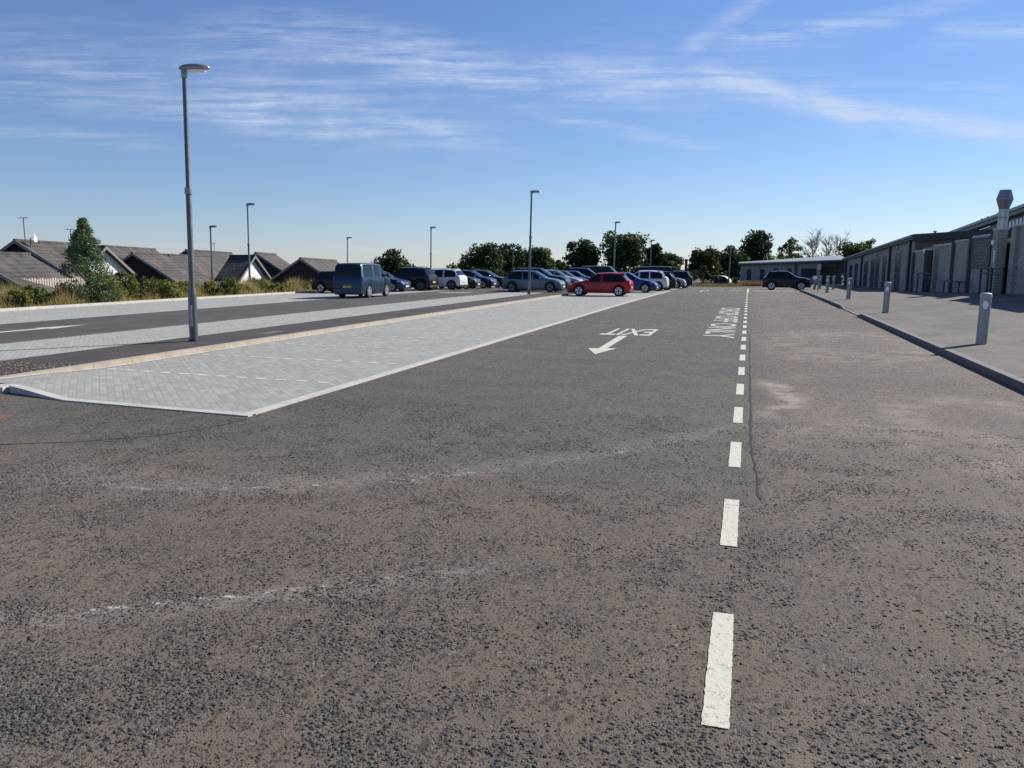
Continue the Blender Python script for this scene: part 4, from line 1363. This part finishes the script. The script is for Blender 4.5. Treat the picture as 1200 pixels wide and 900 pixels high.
# picket fence
fx_ = -33.0
fence = thing('picket_fence', (fx_, 30, zg(fx_, 30)), 0, 'cream timber picket fence behind the dry grass at the left edge', 'fence')
mb = MB(); z0 = lambda y: zg(fx_, y) - zg(fx_, 30)
yy = -10
while yy < 2.4:
    mb.box(-.012, .012, yy, yy + .10, -.6, 1.52 + random.uniform(-.03, .03)); yy += .145
mb.build('picket_panel', M_fence, fence)
for z in (.35, 1.2):
    mb = MB(); mb.box(-.05, -.014, -10, 2.4, z, z + .08); mb.build('rail', M_fence, fence)
for q in range(6):
    mb = MB(); mb.box(-.12, -.052, -10 + q * 2.45, -9.9 + q * 2.45, -.6, 1.4); mb.build('post', M_fence, fence)

# ------------------------------------------------------------------ vegetation
def leaf_cloud(centres, radii, per, size, flat_=1.0, rs=None):
    rs = rs or rng
    N = len(centres) * per
    c = np.repeat(np.array(centres), per, 0); r = np.repeat(np.array(radii), per)[:, None]
    d = rs.normal(size=(N, 3)); d /= np.linalg.norm(d, axis=1)[:, None]
    p = c + d * r * (rs.random((N, 1)) ** .45) * np.array([1, 1, flat_])
    a = rs.normal(size=(N, 3)); a /= np.linalg.norm(a, axis=1)[:, None]
    b = np.cross(a, rs.normal(size=(N, 3))); b /= np.linalg.norm(b, axis=1)[:, None]
    s = size * (.6 + .8 * rs.random((N, 1)))
    v = np.stack([p - a * s * .5 - b * s * .05, p + b * s * .32, p + a * s * .55, p - b * s * .32], 1).reshape(-1, 3)
    f = np.arange(N * 4).reshape(-1, 4)
    return v, f


def tree(px, d, w_px, ytop, label, mat=M_lf_dark, n=34, per=110, leaf_=.42, shape='round', base_frac=.16, seed=0, trunk=M_bark, cat='tree', name='tree', group='trees beyond the car park', zbase=None, clump=.27):
    rs = np.random.default_rng(seed * 13 + 5)
    x, y = at(px, d); zb = zg(x, y) if zbase is None else zbase
    H = z_at(ytop, d) - zb; R_ = w_px / 905 * d / 2
    root = thing(name, (x, y, zb), 0, label, cat, group)
    lo = H * base_frac; cz = (H + lo) / 2; hz = (H - lo) / 2
    cs, rr = [], []
    for k in range(n):
        u = rs.normal(size=3); u /= np.linalg.norm(u)
        q = .25 + .60 * rs.random() ** .6
        if shape == 'cone':
            tz = rs.random() ** .85; rad = (1 - tz) ** .85 * 1.0 + .03
            an = rs.random() * 2 * PI; rq = rad * (.3 + .7 * rs.random() ** .5)
            c = (R_ * rq * math.cos(an), R_ * rq * math.sin(an), lo + (H - lo) * tz * .96)
            r = R_ * clump * (.5 + .5 * rad)
        else:
            c = (R_ * u[0] * q, R_ * u[1] * q, cz + hz * u[2] * q * (1 if u[2] > 0 else .95))
            r = min(R_, hz) * clump * (.75 + .6 * rs.random())
        cs.append(c); rr.append(r)
    v, f = leaf_cloud(cs, rr, per, leaf_, .85, rs)
    v[:, 2] = np.minimum(v[:, 2], H * 1.01)
    raw('crown', v, f, mat, root)
    mb = MB(); tr_ = max(.05, H * .022)
    mb.tube([(0, 0, -.3), (tr_ * .4, 0, H * .25), (-tr_ * .3, tr_ * .3, H * .55), (0, 0, H * .82)], [tr_ * 1.25, tr_, tr_ * .65, tr_ * .2], 8)
    for k in range(0, min(n, 14)):
        c = cs[k]; z0_ = max(H * .15, min(c[2] * .62, H * .6))
        mb.tube([(0, 0, z0_), (c[0] * .45, c[1] * .45, (z0_ + c[2]) / 2 + .05 * H * .3), c], [tr_ * .42, tr_ * .28, tr_ * .08], 5)
    mb.build('trunk', trunk, root, True)
    return root


def on_verge(px, back):
    d = 35.0
    for _ in range(12):
        x, y = at(px, d)
        y = y_at(px, xk(y) - back); d = y / (FW.y + (px - 600) / 912.4 * RT.y)
    return d


# young tree on the verge
tree(101, on_verge(101, 1.4), 72, 254, 'young leafy conical tree on the verge at left, in front of the tiled roofs', M_lf_birch, n=210, per=58, leaf_=.09, shape='cone', base_frac=.04, seed=3, trunk=M_bark, clump=.24)
T = [
 (459, 92, 52, 292, 'dark round tree behind the blue van, left of the thin lamp', M_lf_dark, 'round', .12),
 (493, 98, 9, 318, 'tiny bush beside the distant chimney behind the black car', M_lf_dark, 'round', .05),
 (568, 104, 50, 281, 'broad dome shaped dark tree left of the middle lamp', M_lf_dark, 'round', .05),
 (536, 112, 26, 304, 'low dark tree tucked left of the dome shaped tree', M_lf_mid, 'round', .05),
 (600, 118, 34, 280, 'tall ragged tree between the dome shaped tree and the middle lamp', M_lf_dark, 'round', .1),
 (629, 112, 34, 286, 'rounded tree just right of the middle lamp', M_lf_mid, 'round', .1),
 (653, 104, 24, 304, 'low light green tree left of the conical dark tree', M_lf_light, 'round', .05),
 (683, 108, 36, 277, 'upright dark oval tree standing clear above the silver estate', M_lf_dark, 'oval', .1),
 (731, 108, 54, 267, 'largest dark tree, right behind the lamp over the red hatchback', M_lf_dark, 'round', .1),
 (765, 112, 24, 283, 'narrow dark tree just right of the largest tree', M_lf_dark, 'round', .1),
 (784, 116, 30, 293, 'small rounded tree at the right end of the cluster behind the dark van', M_lf_mid, 'round', .1),
 (825, 112, 34, 288, 'dark tree behind the brown leaved sapling', M_lf_dark, 'round', .02),
 (854, 120, 36, 287, 'dark tree directly behind the curved roof shelter', M_lf_dark, 'round', .02),
 (885, 124, 36, 266, 'tallest upright dark tree behind the left end of the school wing', M_lf_dark, 'oval', .1),
 (925, 128, 28, 273, 'sparse light green tree left of the bare tree', M_lf_light, 'sparse', .2),
 (1000, 125, 34, 281, 'dark green tree rising over the school roof, right of the bare tree', M_lf_mid, 'round', .1),
 (1019, 132, 24, 270, 'taller loose tree over the school roof, rightmost of all', M_lf_mid, 'sparse', .2),
]
for i, (px, d, w, yt, lab, mat, sh, bf) in enumerate(T):
    n = 40 if w > 30 else 26
    sparse = sh == 'sparse'
    tree(px, d, w * 1.16, yt, lab, mat, n=int(n * 1.6) if not sparse else 34, per=90 if not sparse else 55, leaf_=.38 if not sparse else .34, base_frac=bf, seed=i + 20, clump=.31 if not sparse else .24)
tree(554, 84, 22, 312, 'yellow olive bush at the foot of the dome shaped tree', M_lf_olive, 18, 90, .25, base_frac=.05, seed=71, cat='bush', name='bush', group='bushes at the far edge')
tree(788, 98, 24, 306, 'pale green bush in front of the cluster behind the dark van', M_lf_light, 18, 90, .3, base_frac=.05, seed=72, cat='bush', name='bush', group='bushes at the far edge')
tree(824.3, 97, 9, 309, 'thin sapling with brown leaves near the far end of the near row', M_lf_brown, 16, 45, .22, base_frac=.35, seed=73, trunk=M_bark)
tree(862, 96, 7.5, 324, 'small yellow green shrub left of the school wing corner', M_lf_olive, 10, 60, .2, base_frac=.05, seed=74, cat='shrub', name='shrub', group='bushes at the far edge')
tree(752, 96, 22, 318, 'dark low bush behind the white car of the near row', M_lf_dark, 16, 80, .3, base_frac=.0, seed=75, cat='bush', name='bush', group='bushes at the far edge')
# dark hedges that close the far edge
def hedge(pa, pb, d, ytop, label, mat, seed):
    rs = np.random.default_rng(seed)
    xa, ya = at(pa, d); xb, yb_ = at(pb, d); cx, cy = (xa + xb) / 2, (ya + yb_) / 2
    zb = zg(cx, cy); H = z_at(ytop, d) - zb
    root = thing('hedge', (cx, cy, zb), 0, label, 'hedge', 'hedges at the far edge')
    Lg = math.hypot(xb - xa, yb_ - ya); n = int(Lg / 1.1) + 2
    cs, rr = [], []
    for k in range(n * 3):
        q = rs.random() - .5
        cs.append(((xb - xa) * q + rs.normal() * .25, (yb_ - ya) * q + rs.normal() * .4, H * (.15 + .68 * rs.random())))
        rr.append(H * .26 * (.8 + .5 * rs.random()))
    v, f = leaf_cloud(cs, rr, 70, .3, .9, rs)
    raw('foliage', v, f, mat, root)
    mb = MB()
    for k in range(max(3, n // 2)):
        q = k / max(1, n // 2) - .5
        px_, py_ = (xb - xa) * q, (yb_ - ya) * q
        mb.tube([(px_, py_, -.2), (px_ + .1, py_, H * .4), (px_ - .1, py_ + .1, H * .8)], [.05, .04, .015], 5)
    mb.build('stems', M_bark, root)
hedge(520, 690, 97, 313, 'long dark hedge behind the verge row cars, below the round trees', M_lf_dark, 1)
hedge(690, 812, 102, 313, 'dark hedge running behind the near row cars', M_lf_dark, 2)
hedge(806, 868, 108, 316, 'dark hedge behind the curved roof shelter', M_lf_dark, 3)
hedge(895, 992, 122, 295, 'dark hedge top showing along the school wing roof', M_lf_mid, 4)
hedge(985, 1045, 124, 291, 'leafy hedge top over the school roof under the rightmost trees', M_lf_mid, 5)
hedge(395, 500, 100, 312, 'dark hedge behind the black car, right of the blue van', M_lf_dark, 6)

# bare tree
def bare_tree(px, d, wpx, ytop, label):
    rs = random.Random(5)
    x, y = at(px, d); zb = zg(x, y); H = z_at(ytop, d) - zb
    root = thing('bare_tree', (x, y, zb), 0, label, 'tree', 'trees beyond the car park')
    tk = MB(); br = MB(); spread = wpx / 905 * d / 2
    def grow(mb, p, dr, ln, r, lev):
        pts = [p]; q = Vector(p); dd = Vector(dr)
        for k in range(3):
            dd = (dd + Vector((rs.uniform(-.18, .18), rs.uniform(-.18, .18), .05))).normalized()
            q = q + dd * ln / 3; pts.append(q.copy())
        mb.tube(pts, [r, r * .8, r * .62, r * .45], 5 if lev < 2 else 4)
        if lev < 5:
            for k in range(3 if lev > 0 else 7):
                s = rs.uniform(.35, 1.0); base = pts[1 + int(s * 2)]
                an = rs.uniform(0, 2 * PI); tilt = rs.uniform(.35, .75)
                side = Vector((math.cos(an), math.sin(an) * .7, .25))
                grow(br, base, (dd * (1 - tilt * .55) + side * tilt).normalized(), ln * rs.uniform(.55, .75), max(.036, r * .58), lev + 1)
    for k, (ox, lean) in enumerate(((-.25, -.35), (.05, .05), (.3, .4), (.55, .75))):
        grow(tk if k == 1 else br, Vector((ox * spread * .6, rs.uniform(-.4, .4), 0)), (lean, 0, 1), H * .56, .17, 1)
    tk.build('trunk', M_barkpale, root, True); br.build('branches', M_barkpale, root, True)
bare_tree(957, 126, 66, 268, 'leafless pale branched tree behind the school wing roof')

# brown post, shelter, dry grass at the far end
x, y = at(804, 98)
po = thing('timber_post', (x, y, zg(x, y)), 0, 'brown upright timber post standing in the gap between the tree clusters', 'post')
mb = MB(); mb.lathe([(.18, -.2), (.17, z_at(303.5, 98) - zg(x, y) - .25)], 10); mb.build('shaft', M_timber, po, True)
mb = MB(); h_ = z_at(303.5, 98) - zg(x, y); mb.lathe([(.22, h_ - .25), (.2, h_ - .03), (.03, h_)], 10); mb.build('cap', M_timber, po, True)
x, y = at(846, 101); zb = zg(x, y)
sh = thing('cycle_shelter', (x, y, zb), math.radians(-8), 'small shelter with a curved pale roof panel at the far edge', 'shelter')
w2, dp, hh = 1.18, 1.0, z_at(323, 101) - zb
mb = MB(); rows = []
for k in range(13):
    a = PI / 2 * k / 12
    rows.append([(-w2 * .1 + (w2 * 1.1) * math.sin(a), -dp, hh * (.25 + .75 * math.cos(a))), (-w2 * .1 + (w2 * 1.1) * math.sin(a), dp, hh * (.25 + .75 * math.cos(a))),
                 (-w2 * .1 + (w2 * 1.1 - .05) * math.sin(a), dp, hh * (.25 + .75 * math.cos(a)) - .05), (-w2 * .1 + (w2 * 1.1 - .05) * math.sin(a), -dp, hh * (.25 + .75 * math.cos(a)) - .05)])
mb.rings(rows); mb.build('curved_roof', M_pane, sh, True)
mb = MB(); mb.box(-w2, -w2 * .1, -dp, dp, hh - .06, hh); mb.build('flat_roof', M_galv, sh)
for (q, s) in ((-w2 + .06, -1), (-w2 + .06, 1), (-.1, -1), (-.1, 1)):
    mb = MB(); mb.tube([(q, s * dp * .95, -.1), (q, s * dp * .95, hh - .06)], .05, 8); mb.build('post', M_galv, sh, True)
mb = MB(); mb.box(-w2 + .1, w2 * .8, dp * .9, dp * .93, .1, hh * .55); mb.build('back_panel', M_winglass, sh)


def grass(name, fn, N, h0, h1, w, mat, label=None, seed=0):
    rs = np.random.default_rng(seed)
    pts = fn(rs, N)                                     # x, y, z, height factor
    hgt = (h0 + (h1 - h0) * rs.random(N)) * pts[:, 3]
    an = rs.random(N) * 2 * PI; lean = rs.normal(size=(N, 2)) * .28 * hgt[:, None]
    dx = np.cos(an) * w; dy = np.sin(an) * w
    b = pts[:, :3]
    v = np.zeros((N, 3, 3))
    v[:, 0] = b + np.stack([dx, dy, 0 * dx], 1); v[:, 1] = b - np.stack([dx, dy, 0 * dx], 1)
    v[:, 2] = b + np.stack([lean[:, 0], lean[:, 1], hgt], 1)
    o = raw(name, v.reshape(-1, 3), np.arange(N * 3).reshape(-1, 3), mat)
    return o


def verge_pts(rs, N):
    y = 15 + rs.random(N) ** 1.2 * 62
    t = rs.random(N)
    x = np.array([xk(q) for q in y]) - .35 - t * 3.6
    clump = .55 + .5 * np.sin(y * 1.7 + x * 2.1) * np.sin(y * .61 + 1.3) + .25 * rs.random(N)
    z = np.array([zg(a, q) for a, q in zip(x, y)]) + .04
    edge = np.clip((t + .05) * 4, .25, 1)
    return np.stack([x, y, z, np.clip(clump, .25, 1.2) * edge], 1)
tag(grass('verge_grass', verge_pts, 90000, .35, 1.15, .018, M_grass, seed=4), 'long straw coloured grass growing along the verge behind the white kerb', 'grass', kind='stuff')


def patch_pts(pa, pb, d0, d1):
    def fn(rs, N):
        out = []
        for _ in range(N):
            x, y = at(pa + (pb - pa) * rs.random(), d0 + (d1 - d0) * rs.random())
            out.append((x, y, zg(x, y) - .05, .6 + .4 * rs.random()))
        return np.array(out)
    return fn
tag(grass('dry_grass', patch_pts(812, 870, 88, 99), 6000, .12, .42, .03, M_dry, seed=5), 'low brown dry grass strip along the far end of the road', 'grass', kind='stuff')
tag(grass('ornamental_grass', patch_pts(870.5, 896, 93, 102), 3600, .35, .85, .03, M_dry, seed=6), 'tall brown ornamental grass in front of the school wing windows', 'grass', kind='stuff')

# shrubs on the verge
SH = [
 (15, 34.5, 26, 336, 'low straw green shrub at the left edge in front of the picket fence', M_lf_shrub),
 (37, 35, 17, 335, 'small dark bushy plant in front of the picket fence', M_lf_shrub2),
 (67, 35.2, 26, 338, 'low green shrub left of the young tree base', M_lf_shrub2),
 (118, 34.6, 34, 317, 'bright green shrub growing at the right foot of the young tree', M_lf_shrub),
 (146, 37.5, 22, 313, 'tall loose shrub against the dark boarded gable, right of the young tree', M_lf_shrub2),
 (165, 36.6, 30, 325, 'rounded shrub below the boarded gable by the young tree', M_lf_shrub2),
 (192, 37.4, 32, 327, 'wide light green shrub left of the near lamp post', M_lf_shrub),
 (212, 38.2, 22, 331, 'low shrub immediately left of the near lamp post', M_lf_shrub2),
 (240, 39.4, 26, 326, 'leafy shrub immediately right of the near lamp post', M_lf_shrub),
 (262, 41, 26, 327, 'dense green shrub midway between the near lamp and the verge lamp', M_lf_shrub2),
 (281, 43, 20, 331, 'low shrub just left of the lamp on the verge', M_lf_shrub),
 (301, 45, 22, 324, 'taller shrub just right of the lamp on the verge', M_lf_shrub2),
 (325, 47, 26, 331, 'low yellow green shrub under the white gable right of the verge lamp', M_lf_shrub),
 (347, 49.5, 22, 329, 'low shrub below the boarded gable left of the blue van', M_lf_shrub2),
 (364, 51.5, 18, 328, 'last shrub of the verge, touching the dark hatchback by the van', M_lf_shrub),
]
for i, (px, d, w, yt, lab, mat) in enumerate(SH):
    x, y = at(px, d)
    tree(px, on_verge(px, 1.0 + .45 * (i % 3)), w * 1.45, yt - 2 * (i % 2), lab, mat, n=30, per=48, leaf_=.12, base_frac=.0, seed=i + 100, cat='shrub', name='shrub', group='shrubs along the verge', clump=.33)

# ------------------------------------------------------------------ loose chippings on the near asphalt
def chippings(N, seed):
    rs = np.random.default_rng(seed)
    P = []
    from mathutils import noise as mn
    y = 2.1 + rs.random(N) ** 1.2 * 7.5; x = rs.uniform(-1, 1, N) * (1.4 + y * .85) - .6
    f = np.array([mn.fractal((a * 2.6, b * 2.6, .3), .75, 2.1, 5) + .30 * mn.noise((a * .6, b * .6, 7.7)) for a, b in zip(x, y)])
    keep = rs.random(N) < np.clip((f + .30) / .95, .06, .95) ** 1.25 + .04
    x, y = x[keep], y[keep]; N = len(x)
    r = .0028 + .0058 * rs.random(N) ** 1.7
    ok = ~((x > -.115) & (x < .015) & (((y - 2.99) % 2.135) < 1.1) & (y > 2.98)) & (np.abs(x) < 1.2 + y * 1.1) & (y > 2.0); x, y, r = x[ok], y[ok], r[ok]; N = len(x)
    base = np.array([[-1, -1, -.6], [1, -1, -.6], [1, 1, -.6], [-1, 1, -.6], [-.7, -.7, .6], [.7, -.7, .6], [.7, .7, .6], [-.7, .7, .6]], float)
    v = base[None] + rs.normal(size=(N, 8, 3)) * .2
    a = rs.random(N) * 2 * PI; ca, sa = np.cos(a), np.sin(a)
    v[:, :, 0] *= (1 + .6 * rs.random(N))[:, None]
    tx = rs.normal(size=N) * .3; ty = rs.normal(size=N) * .3
    v[:, :, 2] += v[:, :, 0] * tx[:, None] + v[:, :, 1] * ty[:, None]
    vx_ = v[:, :, 0] * ca[:, None] - v[:, :, 1] * sa[:, None]; vy_ = v[:, :, 0] * sa[:, None] + v[:, :, 1] * ca[:, None]
    v = np.stack([vx_ * r[:, None] + x[:, None], vy_ * r[:, None] + y[:, None], (v[:, :, 2] * .66 - .08) * r[:, None]], 2)
    F = np.array([[0, 3, 2, 1], [4, 5, 6, 7], [0, 1, 5, 4], [1, 2, 6, 5], [2, 3, 7, 6], [3, 0, 4, 7]])
    f = (np.arange(N) * 8)[:, None, None] + F[None]
    return raw('loose_chippings', v.reshape(-1, 3), f.reshape(-1, 4), M_chip)
m_, t_, b_ = new_mat('stone_chippings')
t_.put(b_.inputs['Base Color'], t_.mix(t_.island(), (.038, .036, .032), (.135, .124, .108))); b_.inputs['Roughness'].default_value = .95; b_.inputs['Specular IOR Level'].default_value = .12
M_chip = m_
tag(chippings(240000, 3), 'dark loose stone chippings in patches on the near asphalt', 'gravel', kind='stuff')

# ------------------------------------------------------------------ sky, sun, camera
SUN_AZ, SUN_EL = math.radians(40), math.radians(34)
w = bpy.data.worlds.new('World'); SC.world = w; w.use_nodes = True
t = NT(w.node_tree)
for n in list(w.node_tree.nodes): w.node_tree.nodes.remove(n)
sky = t.node('ShaderNodeTexSky', sky_type='NISHITA'); sky.sun_disc = False
sky.sun_elevation = SUN_EL; sky.sun_rotation = SUN_AZ; sky.air_density = 1.0; sky.dust_density = .05; sky.ozone_density = 3.5; sky.altitude = 60
gen = t.node('ShaderNodeTexCoord').outputs['Generated']
def dot(v):
    n = t.node('ShaderNodeVectorMath', operation='DOT_PRODUCT'); t.put(n.inputs[0], gen); n.inputs[1].default_value = v
    return n.outputs['Value']
# cirrus are laid out on a sheet of sky ahead (fixed compass directions)
fwd = t.m('MAXIMUM', dot(tuple(FW)), .05)
A = t.m('DIVIDE', dot(tuple(RT)), fwd); B = t.m('DIVIDE', dot((0, 0, 1)), fwd)
def ab(px, py):
    u, v = (px - 600) / FPX, (450 - py) / FPX
    f = math.cos(TH) + v * math.sin(TH); z = -math.sin(TH) + v * math.cos(TH)
    return u / f, z / f
AB = t.comb(A, B)
def fibre(ang, sc, sx, sy, det=6, rough=.62, dist=.6):
    return t.noise(t.map(AB, (sx, sy, 1), (0, 0, ang)), sc, det, rough, dist)
nz_w = t.noise(AB, 5.0, 4)
def streak(p0, p1, w0, amp, th, fib, taper=.2):
    a0, b0 = ab(*p0); a1, b1 = ab(*p1); L = math.hypot(a1 - a0, b1 - b0); c, s = (a1 - a0) / L, (b1 - b0) / L
    da = t.m('SUBTRACT', A, a0); db = t.m('SUBTRACT', B, b0)
    al = t.m('DIVIDE', t.m('ADD', t.m('MULTIPLY', da, c), t.m('MULTIPLY', db, s)), L)
    pe = t.m('SUBTRACT', t.m('MULTIPLY', db, c), t.m('MULTIPLY', da, s))
    pe = t.m('ADD', pe, t.m('MULTIPLY', t.m('SUBTRACT', nz_w, .5), w0 * 1.6))
    k = t.mr(t.m('ABSOLUTE', pe), 0, w0, 1, 0)
    k = t.m('MULTIPLY', k, t.m('MULTIPLY', t.mr(al, -taper, taper), t.mr(al, 1 - taper, 1 + taper, 1, 0)))
    return t.m('MULTIPLY', k, t.mr(fib, th - .04, th + .38, 0, amp))
f1 = fibre(.22, 4.0, 1.5, 20, 8, .66, .35); f2 = fibre(-.18, 4.0, 1.6, 22, 8, .66, .35); f3 = fibre(-.9, 4.0, 2.0, 16, 8, .66, .4); f4 = fibre(.14, 5.0, 1.2, 22, 8, .66, .3)
cl = None
for q in (
    streak((630, 76), (905, 110), .024, .50, .34, f1), streak((820, 88), (1010, 136), .022, .60, .22, f1), streak((950, 122), (1250, 166), .024, .58, .25, f1), streak((700, 88), (1000, 118), .055, .34, .33, f4),
    streak((640, 138), (830, 170), .014, .60, .36, f4), streak((850, 46), (1130, 4), .017, .60, .30, f2), streak((830, 50), (1000, 40), .03, .25, .36, f2), streak((800, 66), (905, -12), .017, .5, .32, f3),
    streak((-40, 80), (430, 135), .065, .46, .34, f4), streak((250, 112), (580, 164), .040, .62, .34, f1), streak((-40, 152), (200, 170), .018, .40, .34, f4), streak((60, 120), (420, 150), .02, .35, .36, f4),
    streak((260, 35), (640, 112), .055, .46, .35, f1), streak((440, 60), (760, 110), .045, .42, .35, f1), streak((1090, 46), (1260, 34), .026, .5, .34, f4), streak((1000, 96), (1260, 118), .022, .30, .36, f4),
    streak((-60, 30), (500, 80), .06, .24, .36, f1), streak((500, 90), (900, 60), .07, .16, .4, f2), streak((1020, 140), (1240, 150), .03, .3, .34, f4),
    streak((150, 285), (260, 288), .005, .3, .3, f4), streak((540, 298), (380, 290), .005, .25, .3, f4)):
    cl = q if cl is None else t.m('ADD', cl, q)
cl = t.m('MULTIPLY', cl, t.mr(t.noise(t.map(AB, (2.2, 5, 1), (0, 0, .15)), 5.0, 6, .7), .32, .62, .5, 1.15))
cl = t.m('MINIMUM', cl, .8)
skyc = t.node('ShaderNodeHueSaturation'); t.put(skyc.inputs['Color'], sky.outputs[0]); skyc.inputs['Saturation'].default_value = 1.0
bg = t.node('ShaderNodeBackground'); bg.inputs[1].default_value = .06
elev = t.mr(dot((0, 0, 1)), -.02, .13)
high = t.mr(dot((0, 0, 1)), .12, .36)
blue = t.mix(1.0, sky.outputs[0], t.mix(high, t.mix(elev, (1.04, 1.12, 1.52), (1.06, 1.15, 1.40)), (1.14, 1.23, 1.56)), 'MULTIPLY')
t.put(bg.inputs[0], t.mix(t.m('MULTIPLY', cl, .85), blue, (8.2, 9.4, 11.4)))
out = t.node('ShaderNodeOutputWorld'); t.l.new(bg.outputs[0], out.inputs[0])

sl = bpy.data.lights.new('sun', 'SUN'); sl.energy = 5.0; sl.angle = math.radians(.5); sl.color = (1.0, .955, .88)
so = bpy.data.objects.new('sun', sl); COL.objects.link(so)
sd = Vector((math.sin(SUN_AZ) * math.cos(SUN_EL), math.cos(SUN_AZ) * math.cos(SUN_EL), math.sin(SUN_EL)))
so.rotation_euler = sd.to_track_quat('Z', 'Y').to_euler(); so.location = (30, 20, 40)

cam = bpy.data.cameras.new('camera'); co = bpy.data.objects.new('camera', cam); COL.objects.link(co)
co.location = (0, 0, CAM_H); co.rotation_euler = (PI / 2 - TH, 0, PS)
cam.sensor_width = 36; cam.lens = 36 * FPX / 1200; cam.clip_end = 3000; cam.clip_start = .05
SC.camera = co
SC.view_settings.view_transform = 'Standard'; SC.view_settings.look = 'None'; SC.view_settings.exposure = .40; SC.view_settings.gamma = 1
SC.render.engine = 'CYCLES'
SC.cycles.use_denoising = False
SC.cycles.max_bounces = 6; SC.cycles.diffuse_bounces = 2; SC.cycles.glossy_bounces = 3; SC.cycles.transmission_bounces = 4
SC.cycles.sample_clamp_indirect = 6
